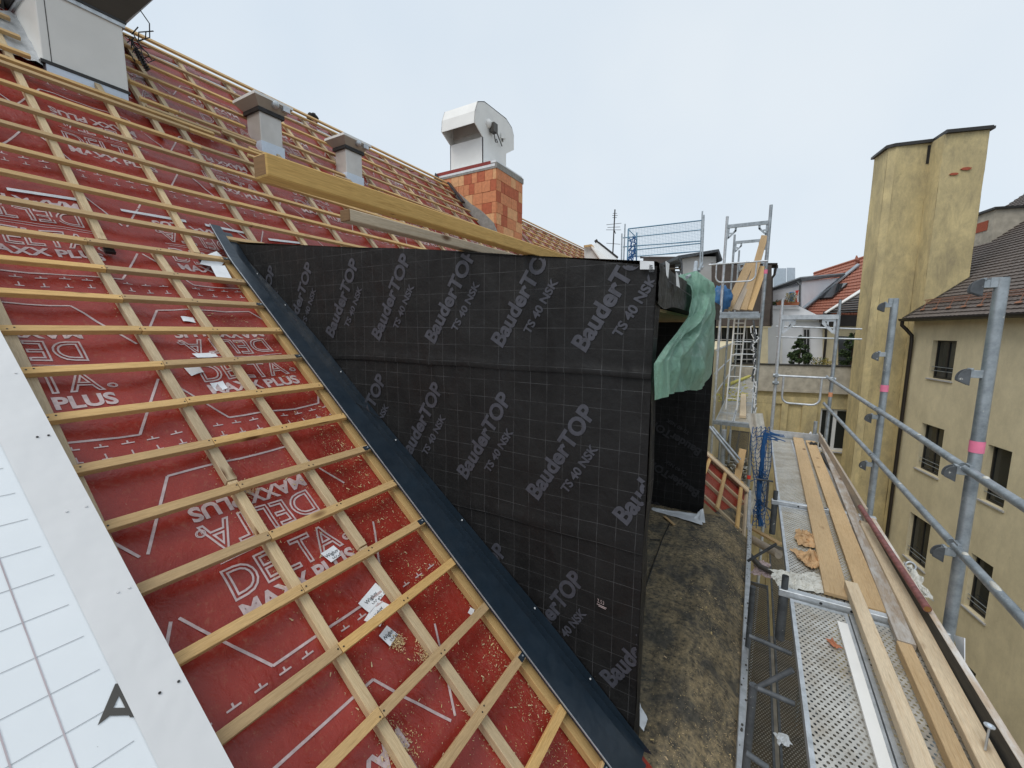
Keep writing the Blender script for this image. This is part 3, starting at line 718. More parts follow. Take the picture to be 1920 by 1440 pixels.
# ---------------------------------------------------------------- brick chimney with white fan hood
YB = 9.3; XB = RU(0, 2.21, 0).x; rot_ = PX(978, 452, XB).y
zt_ = PY(922, 306, YB).z; xl_ = PY(817, 330, YB).x
def brickwall(m, org, du, wd, zb, zt, seed):
    rr = random.Random(seed); dv = V((0, 0, 1)); nn = V(du).cross(dv); hgt = .27; z = zt-.13; j = 0
    while z > zb:
        x = -(rr.random()*.1+(.12 if j % 2 else .02)); z0 = max(zb, z-hgt+.008)
        while x < wd:
            L = rr.choice((.24, .25, .30, .17)); a, c = max(0, x), min(wd, x+L-.008)
            if c-a > .02:
                mi = rr.choice((0, 1, 0, 1, 2)) if z < zt-.8 else rr.choice((0, 2, 0, 1)); cz = (z0+z)/2; o = V(org)+V(du)*((a+c)/2); o.z = cz
                m.box(o+nn*rr.uniform(.004, .012), V(du)*(c-a)/2, dv*(z-z0)/2, nn*.02, mi)
            x += L
        z -= hgt; j += 1
m = MB(); zb_ = 1.2
m.aabb((xl_+.02, YB+.012, zb_), (XB-.012, rot_-.01, zt_-.02), 3)
brickwall(m, (xl_, YB+.012, 0), (1, 0, 0), XB-xl_, zb_, zt_, 3)
brickwall(m, (XB-.012, YB, 0), (0, 1, 0), rot_-YB, zb_, zt_, 5)
m.aabb((xl_-.05, YB-.03, zt_-.14), (XB+.03, rot_+.03, zt_), 3)
m.prism([RU(YB-.06, 4.1, .0), RU(YB-.06, 2.05, .0), RU(YB-.06, 2.25, .17), RU(YB-.06, 2.6, .30), RU(YB-.06, 3.1, .27), RU(YB-.06, 3.5, .18), RU(YB-.06, 4.1, .12)], (0, .05, 0), 3)
chim = m.build('brick_chimney', ['brick_a', 'brick_b', 'brick_c', 'mortar'], house)
m = MB(); m.prism([PY(818, 325, YB-.05), PY(839, 355, YB-.05), PY(832, 368, YB-.05), PY(815, 345, YB-.05)], (0, -.05, 0)); m.bar(RU(YB-.25, 3.55, .12), RU(YB-.08, 4.4, .12), .12, .04, n2); m.build('chimney_flashing', 'anthracite_sheet', chim)
m = MB(); zt2 = zt_+.001
m.quad([(xl_+.03, YB-.036, zt_-.04), (XB-.15, YB-.036, zt_-.03), (XB-.15, YB-.036, zt_+.05), (xl_+.03, YB-.036, zt_+.045)], 0)
m.quad([(xl_-.04, YB-.034, zt_-.09), (XB-.02, YB-.034, zt_-.09), (XB-.02, YB-.034, zt_-.03), (xl_-.04, YB-.034, zt_-.03)], 1); m.aabb((xl_-.03, YB-.02, zt_), (XB+.0, rot_, zt_+.05), 1)
m.build('chimney_collar', ['red_membrane', 'white_tape'], chim)
z7 = lambda x, y: (800+x/4.8, 180+y/4.8)
xh = PY(*z7(510, 560), YB+.15).x; prof = [PX(*z7(*q), xh) for q in ((430, 232), (437, 130), (460, 47), (520, 47), (715, 200), (768, 285), (785, 360), (785, 478), (715, 512))]
fb = PX(*z7(505, 365), xh).y; bb_ = PX(*z7(715, 512), xh).y; lipz = PX(*z7(502, 365), xh).z
lip = prof[0]; wl = PY(*z7(130, 325), lip.y).x-xh
th = .02; m = MB()
body = [V((xh, fb, zt_+.02)), V((xh, bb_, zt_+.02)), prof[8], prof[7], prof[6], prof[5], prof[4], prof[3], prof[2], prof[1], prof[0], V((xh, fb, lipz))]
m.prism(body, (-th, 0, 0)); m.prism([p+V((wl+th, 0, 0)) for p in body], (-th, 0, 0))
for a, c in zip(prof, prof[1:]): m.prism([a, c, c+V((0, 0, -th)), a+V((0, 0, -th))], (wl, 0, 0))
m.prism([V((xh, fb, zt_+.02)), V((xh, fb+th, zt_+.02)), V((xh, fb+th, lipz)), V((xh, fb, lipz))], (wl, 0, 0)); m.prism([V((xh, bb_, zt_+.02)), V((xh, bb_-th, zt_+.02)), V((xh, bb_-th, prof[8].z)), V((xh, bb_, prof[8].z))], (wl, 0, 0))
m.prism([V((xh-.02, fb+.12, lipz-.05)), V((xh-.02, fb+.14, lipz-.05)), V((xh-.02, fb+.14, prof[1].z)), V((xh-.02, fb+.12, prof[1].z))], (wl+.04, 0, 0), 1)
m.prism([V((xh-.02, fb+.1, prof[0].z-.02)), V((xh-.02, fb+.5, prof[0].z-.02)), V((xh-.02, fb+.5, prof[0].z)), V((xh-.02, fb+.1, prof[0].z))], (wl+.04, 0, 0), 1)
hood = m.build('fan_hood', ['white_metal', 'steel_brushed'], chim)
m = MB(); c_ = PX(*z7(603, 290), xh+.1); m.aabb(c_-V((.07, .09, .11)), c_+V((.07, .09, .11))); c2 = PX(*z7(560, 250), xh+.02); m.ball(c2, .11, 12, 8, 1, (.7, 1, 1))
m.path([c_+V((.03, -.03, -.1)), c_+V((.04, -.02, -.22)), c_+V((.03, .05, -.33)), c_+V((.03, .14, -.3)), c_+V((.03, .1, -.24)), c_+V((.03, .02, -.3))], .012, 6, 2)
m.bar(c_+V((.0, .1, -.0)), c_+V((-.05, .5, -.25)), .02, .03, mi=0); m.prism([PX(*z7(670, 330), xh+.02), PX(*z7(712, 350), xh+.02), PX(*z7(712, 385), xh+.02), PX(*z7(670, 380), xh+.02)], (.01, 0, 0), 1); q = PX(*z7(684, 395), xh+.02); m.aabb(q-V((.005, .03, .04)), q+V((.005, .03, .04)), 0)
m.build('junction_box', ['dark_cap', 'white_metal', 'rubber'], chim)
# ---------------------------------------------------------------- metal roof vents and the big duct box
def roof_vent(x0, y0, y1, dx, zb, zt, capz, label):
    m = MB()
    m.aabb((x0-dx, y0, zb), (x0, y1, zt), 0)
    v_ = m.build('roof_vent', 'steel_brushed', house, .008); tag(v_, label)
    m = MB(); m.aabb((x0-dx-.03, y0-.03, zt-.02), (x0+.03, y1+.03, zt+.03), 0); m.build('vent_seal', 'rubber', v_)
    m = MB(); m.aabb((x0-dx-.02, y0-.008, zb-.5), (x0+.014, y1+.014, zb+.015)); m.build('vent_foot', 'blue_film', v_)
    ov = .115; hc = capz-zt; z0 = zt+.03; z1 = zt+.03+hc*.56; z2 = z1+hc*.2
    lo = [V((x0-dx-.02, y0-.02, z0)), V((x0+.02, y0-.02, z0)), V((x0+.02, y1+.02, z0)), V((x0-dx-.02, y1+.02, z0))]
    hi = [V((x0-dx-ov, y0-ov, z1)), V((x0+ov, y0-ov, z1)), V((x0+ov, y1+ov, z1)), V((x0-dx-ov, y1+ov, z1))]
    m = MB(); m.quad(lo[::-1], 0)
    for i in range(4): j = (i+1) % 4; m.quad([lo[i], lo[j], hi[j], hi[i]], 0)
    m.build('vent_cap', 'cap_grey', v_)
    top = [p+V((0, 0, z2-z1)) for p in hi]; ctr = (hi[0]+hi[2])/2; pk = [top[i].lerp(ctr+V((0, 0, z2-z1+.11)), .55) for i in range(4)]
    m = MB(); m.quad([p+V((0, 0, .001)) for p in hi][::-1], 0)
    for i in range(4): j = (i+1) % 4; m.quad([hi[i], hi[j], top[j], top[i]], 0); m.quad([top[i], top[j], pk[j], pk[i]], 0)
    m.quad(pk, 0); m.build('vent_lid', 'white_metal', v_)
    m = MB(); p = V((x0+ov*.75, (y0+y1)/2+.02, z0+hc*.45)); m.ball(p, .055, 12, 8, 0); m.tube(p+V((0, -.16, .04)), p+V((0, .2, -.02)), .012, 6, 1); m.aabb(p+V((-.02, .1, -.04)), p+V((.03, .2, .03)), 0)
    m.build('vent_bracket', ['galvanised_pale', 'galvanised'], v_)
zz = lambda x, y: (400+x/6, 140+y/6)
xv = RU(0, 2.52, 0).x
for q0, q1, ql, zbq, ztq, capq, lab in (((540, 740), (785, 830), (390, 700), (540, 750), (510, 385), (470, 165), 'metal roof vent nearest the large duct box'), ((1500, 1090), (1680, 1165), (1380, 1080), (1500, 1105), (1498, 820), (1490, 650), 'metal roof vent nearer the brick chimney')):
    a = PX(*zz(*q0), xv); c_ = PX(*zz(*q1), xv); l_ = PY(*zz(*ql), a.y)
    zb = PX(*zz(*zbq), xv).z; zt = PX(*zz(*ztq), xv).z; cz = PX(*zz(*capq), xv+.1).z
    roof_vent(xv, a.y, c_.y, xv-l_.x, zb, zt, cz, lab)
m = MB(); zq = lambda x, y: (x/6.857, y/6.857)
xb = RU(0, 2.62, .02).x; a = PX(*zq(545, 755), xb); b_ = PX(*zq(1655, 1165), xb)
zt = PX(*zq(1590, 355), xb).z
m.aabb((xb-1.1, a.y, a.z+.0), (xb, b_.y, zt)); bigb = m.build('duct_box', 'box_grey', house, .006)
tag(bigb, 'large pale grey duct box near the top left of the roof')
m = MB(); m.aabb((xb-.01, a.y+.06, a.z), (xb+.003, a.y+.066, zt)); m.aabb((xb-1.1, a.y-.015, a.z-.03), (xb+.012, b_.y+.012, a.z-.001), 0); m.build('box_edge', 'dark_metal', bigb)
m = MB(); m.aabb((xb-1.05, a.y+.02, a.z-.62), (xb+.004, b_.y-.01, a.z-.031)); m.build('box_foot', 'blue_film', bigb)
m = MB(); m.aabb((xb-1.12, a.y-.02, zt-.01), (xb+.02, b_.y+.02, zt+.03), 1); m.aabb((xb-1.13, a.y-.03, zt+.03), (xb+.03, b_.y+.03, zt+.05), 2)
ov = .34; lo = [V((xb-1.12, a.y-.02, zt+.05)), V((xb+.02, a.y-.02, zt+.05)), V((xb+.02, b_.y+.02, zt+.05)), V((xb-1.12, b_.y+.02, zt+.05))]
hi = [V((xb-1.1-ov, a.y-ov, zt+.5)), V((xb+ov, a.y-ov, zt+.5)), V((xb+ov, b_.y+ov, zt+.5)), V((xb-1.1-ov, b_.y+ov, zt+.5))]
m.quad(lo[::-1], 0)
for i in range(4): j = (i+1) % 4; m.quad([lo[i], lo[j], hi[j], hi[i]], 0)
m.quad(hi, 0); m.prism(hi, (0, 0, .2), 0); m.build('box_cap', ['dark_cap', 'galvanised_pale', 'rubber'], bigb)
m = MB(); p = V((xb-.02, b_.y+.09, zt-.06))
for i in range(14): q = p+V((rnd(-.05, .05), rnd(-.06, .06), rnd(-.16, .05))); m.path([q, q+V((rnd(-.05, .05), rnd(.0, .1), rnd(-.12, .12))), q+V((rnd(-.05, .1), rnd(.0, .16), rnd(-.16, .16)))], .006, 5)
for i in range(9): m.aabb(p+V((-.06, .01+.012*i, -.1-.02*i)), p+V((.03, .03+.012*i, -.09-.02*i)))
m.path([p+V((0, .05, 0)), p+V((0, .16, .1)), p+V((0, .17, .25)), p+V((0, .08, .36))], .006, 6); m.build('cable_bundle', 'rubber', bigb)
m = MB(); m.aabb((xb-1.5, a.y-.30, a.z-.6), (xb-.75, a.y-.05, zt+.4)); m.grid(lambda s_, t_: RU(a.y-.5+.5*s_, 2.62+.9*t_, .03+.03*N.noise(V((s_*6, t_*8, 1)))), 10, 16, 1); m.build('foil_duct', ['dark_cap', 'galvanised_pale'], bigb)
# ================================================================ BEAMS LYING ON THE DORMER ROOF
def px_beam(name, mat, far, near, wd, ht, label, cat='timber', group=None, up=(0, 0, 1), bev=.004, ends=None):
    m = MB(); m.bar(far, near, wd, ht, up, 0, None if ends is None else 1)
    return tag(m.build(name, [mat] if ends is None else [mat, ends], None, bev), label, cat, group)
bx = PY(1000, 466, YC).x; pn = PX(500, 306, bx)
px_beam('timber_beam', 'beam_wood', V((bx-.035, 3.7, 2.42)), V((bx-.035, pn.y, pn.z)), .065, .062, 'long thick golden beam jutting out over the black dormer cheek', ends='end_wood')
bx2 = PY(872, 462, YC).x; pn2 = PX(655, 402, bx2)
px_beam('timber_beam', 'pine', V((bx2-.035, 3.9, ctop(bx2)+.08)), V((bx2-.035, pn2.y, pn2.z-.0)), .07, .055, 'shorter pale squared timber below the long golden beam', ends='end_wood')
# ================================================================ SCAFFOLD BESIDE THE EAVES
TR = .029
scf = thing('scaffold', 'galvanised scaffold with perforated deck beside the eaves', 'scaffold', (.7, 4, -14))
XI, XO = .335, 1.17
def deck(par, x0, x1, y0, y1, z, mat='perforated_deck', n=2, th=.05):
    wd = (x1-x0)/n
    for i in range(n):
        a, c = x0+i*wd+.004, x0+(i+1)*wd-.004; m = MB()
        m.quad([(a+.022, y0, z), (c-.022, y0, z), (c-.022, y1, z), (a+.022, y1, z)], 0, [(a, y0), (c, y0), (c, y1), (a, y1)])
        for e in (a, c-.022): m.aabb((e, y0, z-th), (e+.022, y1, z+.004), 1)
        for e in (y0, y1-.03): m.aabb((a+.023, e, z-th), (c-.023, e+.03, z+.003), 1)
        m.build('deck_plank', [mat, 'galvanised_pale' if mat == 'perforated_deck' else 'galvanised_dark'], par)
for (a, c) in ((.3, 3.41), (3.50, 5.30), (5.38, 8.76)): deck(scf, XI-.005, 1.0, a, c, 0)
def tube(par, name, p, q, r=TR, mat='galvanised', n=14):
    m = MB(); m.tube(p, q, r, n); return m.build(name, mat, par)
def hook(par, p, sc_=1.0, mat='galvanised'):            # stub with wedge plate pointing to the deck side
    m = MB(); p = V(p); s = sc_
    m.aabb(p+V((-.085*s, -.018, -.022*s)), p+V((-.02, .018, .022*s)))
    pts = [V((-.075*s, 0, .03*s))]+[V((-.075*s-.055*s*math.sin(t), 0, .03*s-.095*s*(1-math.cos(t))/1.6)) for t in [i*math.pi/14 for i in range(1, 9)]]+[V((-.075*s, 0, -.07*s))]
    m.prism([p+q+V((0, -.022, 0)) for q in pts], (0, .006, 0), 1); m.prism([p+q+V((0, .016, 0)) for q in pts], (0, .006, 0), 1)
    m.aabb(p+V((-.082*s, -.022, .02*s)), p+V((-.065*s, .022, .034*s)), 0)
    return m.build('wedge_bracket', [mat, 'galvanised_dark'], par, .002)
YP = (3.47, 5.62, 9.3)
ztop1 = PY(1890, 521, YP[0]).z; ztop2 = PY(1680, 560, YP[1]).z
for i, (y, zt) in enumerate(((.35, 2.2), (YP[0], ztop1), (YP[1], ztop2))):
    m = MB(); m.tube((XO, y, -6), (XO, y, zt), TR+.002, 16); m.aabb((XO-.05, y-.022, zt-.05), (XO+.02, y+.022, zt+.004), 0); m.build('post', 'galvanised', scf)
    if i:
        for (qx, qy) in (((1875, 532), (1845, 702), (1815, 884), (1783, 1035)), ((1678, 572), (1668, 665), (1655, 783), (1640, 872)))[i-1]:
            z = PY(qx, qy, y).z; hook(scf, (XO, y, z), 1.0)
        q = PY((1855, 1675)[i-1], (838, 728)[i-1], y); m = MB(); m.tube((XO, y, q.z-.04), (XO, y, q.z+.03), TR+.005, 16, 0, None, False); m.build('marker_tape', 'pink_tape', scf)
R1, R2 = 1.10, .61
for z in (R1, R2):
    xr = XO-.035
    for j, (a, c) in enumerate(((-.6, YP[0]-.02), (YP[0]+.03, YP[1]-.02), (YP[1]+.03, YP[2]+.05))):
        dz = (.004, -.004, .0)[j]; m = MB(); m.tube((xr, a, z+dz), (xr, c, z-dz), .024, 14); m.aabb((xr-.008, c-.06, z-.03), (xr+.008, c+.012, z+.03)); m.build('guard_rail', 'galvanised', scf)
# cream paint blots on the rails
m = MB()
for (y, z, L) in ((2.94, R2, .12), (3.2, R1, .05), (4.6, R2, .05), (5.05, R1, .04), (4.3, R1, .05), (3.3, R2, .05)): m.ball((XO-.037, y, z+.012), .016, 8, 6, 0, (1, L/.03, 1))
m.build('rail_paint_blot', 'plastic_wrap', scf)
# toe board
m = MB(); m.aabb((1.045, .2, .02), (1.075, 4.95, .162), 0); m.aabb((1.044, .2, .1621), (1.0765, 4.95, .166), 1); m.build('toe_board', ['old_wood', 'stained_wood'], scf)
m = MB(); m.aabb((1.045, 5.2, .02), (1.07, 8.85, .165)); m.build('toe_board', 'grey_wood', scf, .003)
m = MB(); m.bar((1.04, 5.02, .12), (1.09, 5.25, .03), .03, .03); m.build('toe_board_pin', 'galvanised_dark', scf)
# transoms and inner posts
for y in (3.455, 5.34):
    m = MB(); m.aabb((XI-.07, y-.028, -.01), (XO, y+.028, .042)); m.build('transom', 'galvanised_pale', scf, .004)
    m = MB(); 
    for xx in (XI+.35, XI+.18): m.tube((xx, y-.0285, .017), (xx, y-.0287, .017), .01, 8, 0)
    m.tube((XI+.42, y, .0424), (XI+.42, y, .0427), .02, 10, 0); m.build('transom_hole', 'rubber', scf)
    m = MB(); m.tube((XI-.035, y, .03), (XI-.035, y, .14), .022, 14, 0, None, False); m.tube((XI-.035, y, -.36), (XI-.035, y, -.01), .031, 14); m.build('post', 'galvanised_dark', scf)
# brackets, braces and lower decks in the gap
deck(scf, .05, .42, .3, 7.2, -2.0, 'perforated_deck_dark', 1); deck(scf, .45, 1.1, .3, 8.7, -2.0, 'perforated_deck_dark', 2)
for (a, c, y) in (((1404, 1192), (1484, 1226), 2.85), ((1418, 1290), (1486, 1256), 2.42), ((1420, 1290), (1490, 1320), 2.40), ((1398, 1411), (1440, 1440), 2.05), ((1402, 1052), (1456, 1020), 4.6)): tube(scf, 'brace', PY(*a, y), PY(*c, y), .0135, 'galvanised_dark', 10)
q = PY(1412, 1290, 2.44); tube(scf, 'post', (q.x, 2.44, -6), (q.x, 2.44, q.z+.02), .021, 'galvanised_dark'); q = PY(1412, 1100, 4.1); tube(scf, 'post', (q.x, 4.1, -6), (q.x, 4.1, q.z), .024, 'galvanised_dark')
m = MB(); m.aabb((.10, 3.3, -1.7), (.16, 4.6, -1.66)); m.build('ledger', 'white_wall', scf)
# far end frame with cross bar, end guard and end board
for (x, a, c, mt) in ((.36, (1465, 560), (1450, 790), 'galvanised_pale'), (1.21, (1577, 562), (1553, 810), 'galvanised')):
    zt = PY(*a, YP[2]).z; m = MB(); m.tube((x, YP[2], -6), (x, YP[2], zt-.2), .03, 12); m.tube((x, YP[2], zt-.2), (x, YP[2], zt), .022, 12); m.build('post', mt, scf)
zb = PY(1465, 594, YP[2]).z
m = MB(); m.aabb((.36, YP[2]-.03, zb-.05), (1.21, YP[2]+.03, zb+.03)); m.build('transom', 'galvanised_pale', scf)
for sx, x in ((1, .39), (-1, 1.18)):
    m = MB(); b0 = len(m.v); P = lambda a, c: (x+sx*a, YP[2]-.005, zb-.05-c)
    for poly in (((0, 0), (.03, 0), (.03, .24), (0, .27)), ((.03, .0), (.2, 0), (.2, .04), (.03, .04)), ((.03, .2), (.16, .04), (.2, .04), (.2, .08), (.03, .26)), ((.1, .04), (.13, .04), (.13, .1), (.1, .14))): m.prism([P(*q) for q in poly], (0, .01, 0))
    m.build('gusset', 'galvanised_pale', scf)
def uguard(par, y, x0, x1, zt, zb, r=.02, tw=.05):
    m = MB(); a = x0+(x1-x0)*.14; c = x1-(x1-x0)*.18; rr = .12
    m.tube((x0, y, zt), (x1, y, zt), r, 10)
    pts = [V((a, y, zt)), V((a, y, zb+rr))]+[V((a+rr-rr*math.cos(t), y, zb+rr-rr*math.sin(t))) for t in (.4, .8, 1.2)]+[V((a+rr, y, zb)), V((c-rr, y, zb))]+[V((c-rr+rr*math.sin(t), y, zb+rr-rr*math.cos(t))) for t in (.4, .8, 1.2)]+[V((c, y, zb+rr)), V((c, y, zt))]
    m.path(pts, r*.9, 8); return m.build('end_guard', 'galvanised_pale', par)
z_a = PY(1500, 706, YP[2]).z; z_b = PY(1500, 757, YP[2]).z; uguard(scf, YP[2]-.05, .36, 1.21, z_a, z_b)
for z_ in (PY(1520, 612, 12).z, PY(1520, 633, 12).z): tube(scf, 'guard_rail', PY(1455, 612 if z_ > 1.8 else 632, 11.6), PY(1616, 617 if z_ > 1.8 else 636, 11.6), .018, 'galvanised_pale')
for (x, y, z) in ((.36, YP[2]-.03, z_a), (.36, YP[2]-.03, z_a-.14), (1.21, YP[2]-.03, z_a-.02)):
    m = MB(); m.tube((x-.05, y, z), (x+.05, y, z), .035, 10); m.tube((x+.02, y-.06, z-.03), (x+.02, y+.05, z+.02), .012, 6); m.aabb((x-.02, y-.07, z-.02), (x+.03, y-.03, z+.03)); m.build('coupler', 'galvanised', scf)
m = MB(); m.aabb((.33, 8.80, .0), (1.1, 8.83, .13)); m.build('end_board', 'galvanised_pale', scf)
m = MB(); m.tube((1.21, YP[2], .75), (1.21, YP[2], .83), .032, 12); m.build('marker_tape', 'orange_tape', scf)
m = MB(); m.tube((.99, 8.87, .1), (.99, 8.87, .35), .03, 10); m.build('post_stub', 'galvanised', scf)
# ---------------------------------------------------------------- timbers and rubbish on the deck
def plank(name, mat, fl, fr, nl, nr, zt, th, label, grp=None, ext=0, bev=.003, cat='plank'):
    a, b_, c_, d_ = PZ(*fl, zt), PZ(*fr, zt), PZ(*nl, zt), PZ(*nr, zt)
    F, G = (a+b_)/2, (c_+d_)/2; w_ = ((b_-a).length+(d_-c_).length)/2; dr = (G-F).normalized(); sd = dr.cross(V((0, 0, 1)))
    w_ = (abs((b_-a).dot(sd))+abs((d_-c_).dot(sd)))/2; G = G+dr*ext; dz = V((0, 0, -th/2))
    m = MB(); m.bar(F+dz, G+dz, w_, th); return tag(m.build(name, mat, None, bev), label, cat, grp)
GP = 'timbers lying along the scaffold deck'
plank('timber_board', 'pine_orange', (1486, 820), (1507, 821), (1550, 1113), (1590, 1116), .045, .028, 'wide flat board nearest the roof on the upper part of the deck', GP)
plank('timber_board', 'pine_orange', (1509, 826), (1530, 826), (1622, 1139), (1657, 1142), .05, .03, 'orange toned flat board second from the roof ending by the cross bar', GP)
plank('timber_board', 'stained_wood', (1537, 832), (1552, 832), (1690, 1204), (1712, 1204), .06, .04, 'stained whitish grey timber in the middle of the deck', GP)
plank('squared_timber', 'pine', (1585, 1089), (1607, 1092), (1715, 1440), (1757, 1440), .105, .06, 'pale squared timber crossing the cross bar beside the white strip', GP, 1.2)
plank('squared_timber', 'pine_orange', (1683, 1203), (1708, 1206), (1786, 1440), (1825, 1440), .07, .06, 'orange squared timber in the near foreground between two pale ones', GP, 1.2)
plank('squared_timber', 'pine', (1611, 977), (1632, 977), (1842, 1440), (1885, 1440), .085, .05, 'long pale squared timber beside the pink pole and toe board', GP, 1.2)
plank('timber_board', 'old_wood', (1538, 850), (1550, 850), (1560, 885), (1575, 885), .05, .03, 'short orange offcut of board near the far end of the deck', GP)
plank('metal_strip', 'white_metal', (1569, 1163), (1590, 1170), (1648, 1440), (1674, 1440), .03, .02, 'white metal strip lying on the perforated deck', None, 1.2, .001, 'metal strip')
m = MB(); p, q = PZ(1613, 950, .2), PZ(1739, 1142, .2); m.tube(p, q, .022, 12); m.tube(q, q+(q-p).normalized()*.003, .017, 12, 1)
tag(m.build('pole', ['mottled_pole', 'end_wood']), 'dirty pink red pole resting against the toe board', 'pole')
def sheet(name, mats, cx, cy, z, sx, sy, seed, amp, label, cat, rot=0, n=26):
    m = MB(); c0 = PZ(cx, cy, z); cr, sr = math.cos(rot), math.sin(rot)
    def fn(a, c):
        x, y = (a-.5)*sx, (c-.5)*sy; e = 1+.35*N.noise(V((a*3+seed, c*3, 1)))
        x *= e; y *= e; k = N.noise(V((x*14+seed, y*14, seed))); k2 = N.noise(V((x*40, y*40+seed, seed)))
        r_ = max(0, 1-((a-.5)**2+(c-.5)**2)*3.4)
        return V((c0.x+x*cr-y*sr+.03*k, c0.y+x*sr+y*cr+.03*k2, z+.006+amp*abs(k)*r_*1.6+amp*.35*abs(k2)))
    m.grid(fn, n, n, 0, smooth=False); return tag(m.build(name, mats), label, cat)
sheet('crumpled_paper', 'brown_paper', 1512, 1012, .01, .16, .34, 2, .07, 'crumpled brown paper upper heap between the boards', 'waste paper')
sheet('crumpled_paper', 'brown_paper', 1520, 1050, .01, .18, .26, 5, .08, 'crumpled brown paper lower heap beside the wide board', 'waste paper', .4)
sheet('plastic_sheet', 'plastic_wrap', 1500, 1092, .01, .36, .26, 8, .04, 'milky plastic sheet on the deck before the cross bar', 'plastic sheet', .3)
sheet('plastic_sheet', 'plastic_wrap', 1595, 985, .01, .18, .9, 11, .03, 'dusty plastic sheet under the boards', 'plastic sheet')
sheet('plastic_sheet', 'white_tape', 1522, 822, .03, .34, .2, 14, .12, 'white plastic heap at the far end of the deck', 'plastic sheet')
sheet('paper_scrap', 'terracotta', 1562, 1208, .008, .06, .07, 17, .02, 'rust brown torn scrap lying on the perforated deck', 'scrap', .5, 8)
sheet('paper_scrap', 'paper', 1468, 1388, -1.99, .12, .12, 19, .04, 'small white scrap on the lower dark deck', 'scrap', .5, 8)
m = MB(); p = PZ(1847, 1406, .09); q = p+V((.0, -.0, .115)); q = PZ(1860, 1316, .21); q = V((p.x+.005, p.y+.01, .20)); m.tube(p, q, .0045, 8); m.tube(q, q+V((0, 0, .004)), .018, 16, 0); m.tube(q+V((0, 0, .004)), q+V((0, 0, .006)), .008, 8, 1)
tag(m.build('long_screw', ['galvanised_pale', 'blue_film']), 'long wood screw standing upright in the outer timber', 'screw')
m = MB(); c_ = PZ(1707, 1062, .13); tor = [c_+V((.03*math.cos(t), .01*math.sin(t), .03*math.sin(t))) for t in [i*math.pi/8 for i in range(17)]]; m.path(tor, .007, 8)
tag(m.build('ring_bolt', 'galvanised_pale'), 'steel ring bolt standing behind the pink pole', 'bolt')
sheet('cement_bag', 'plastic_wrap', 1712, 1090, .05, .09, .5, 23, .08, 'crumpled grey white bag behind the pink pole', 'bag')
m = MB(); p = PZ(1800, 1200, .1); m.prism([PX(1788, 1190, 1.11), PX(1808, 1196, 1.11), PX(1808, 1240, 1.11), PX(1795, 1225, 1.11)], (.004, 0, 0)); tag(m.build('paper_tag', 'paper'), 'white paper tag stuck behind the toe board by the near post', 'paper')
sheet('work_glove', 'rubber', 1523, 835, .03, .12, .16, 27, .09, 'black rag lying by the boards at the far end', 'rag', 0, 12)
sheet('plastic_sheet', 'print_white', 1428, 1067, -1.2, .2, .4, 31, .06, 'pale and red printed plastic bag in the gap beside the eaves', 'bag')
m = MB(); m.path([PZ(1405, 1040, -1.1), PZ(1425, 1062, -1.12), PZ(1460, 1078, -1.15)], .035, 8); tag(m.build('cable_duct', 'dark_cap'), 'dark curved hose in the gap below the deck', 'hose')
m = MB(); m.tube(PZ(1408, 1010, -1.35), PZ(1460, 1040, -1.25), .06, 12); tag(m.build('drain_pipe', 'grey_wood'), 'beige pipe in the gap below the deck', 'pipe')
m = MB(); m.bar(PZ(1400, 985, -1.4), PZ(1462, 1020, -1.3), .08, .03); tag(m.build('timber_board', 'pine_orange'), 'orange board lying in the gap above the beige pipe', 'plank')
# ---------------------------------------------------------------- blue net between the scaffolds
m = MB()
def netp(a, c):
    p = PY(1412+30*a+(a-.5)*10*math.sin(c*7), 800+190*c, 7.6); return p+V((.03*N.noise(V((a*4, c*9, 1))), .15*N.noise(V((a*3, c*4, 2))), .02*N.noise(V((a*9, c*9, 5)))))
for i in range(5): m.path([netp(i/4, k/24) for k in range(25)], .006, 5)
for k in range(0, 24): m.path([netp(j/8, min(1, max(0, (k+(j % 2)*.5)/24))) for j in range(9)], .005, 4)
net = tag(m.build('safety_net', 'blue_net'), 'blue safety net hanging in the gap between deck and roof', 'net')
m = MB()
for j in range(9):
    base = [(1436, 812), (1432, 840), (1427, 880), (1424, 905), (1422, 930), (1424, 965), (1428, 985)]
    m.path([PY(x+rnd(-4, 4), y+rnd(-3, 3), 7.5) for x, y in base], rnd(.008, .02), 6)
for c_ in ((1424, 893), (1424, 962), (1424, 948)):
    for k in range(16):
        p = PY(c_[0]+rnd(-8, 8), c_[1]+rnd(-9, 9), 7.45); m.path([p, p+V((rnd(-.05, .05), rnd(-.05, .05), rnd(-.08, .08))), p+V((rnd(-.08, .08), rnd(-.05, .05), rnd(-.1, .1)))], .006, 4)
for k in range(12): p = PY(1415+rnd(0, 30), 812+rnd(-4, 10), 7.5); m.path([p, p+V((rnd(.02, .15), 0, rnd(-.05, .06))), p+V((rnd(.1, .25), 0, rnd(-.05, .04)))], .008, 5)
tag(m.build('net_rope', 'blue_net'), 'gathered blue rope bundle tied beside the hanging net', 'rope')
m = MB(); m.path([PY(1441, 900, 7.3), PY(1438, 935, 7.3), PY(1436, 950, 7.3), PY(1447, 958, 7.3)], .015, 8); m.tube(PY(1418, 898, 7.3), PY(1450, 903, 7.3), .015, 8); tag(m.build('guard_frame', 'galvanised_dark'), 'dark bent guard frame beside the blue net', 'guard frame')
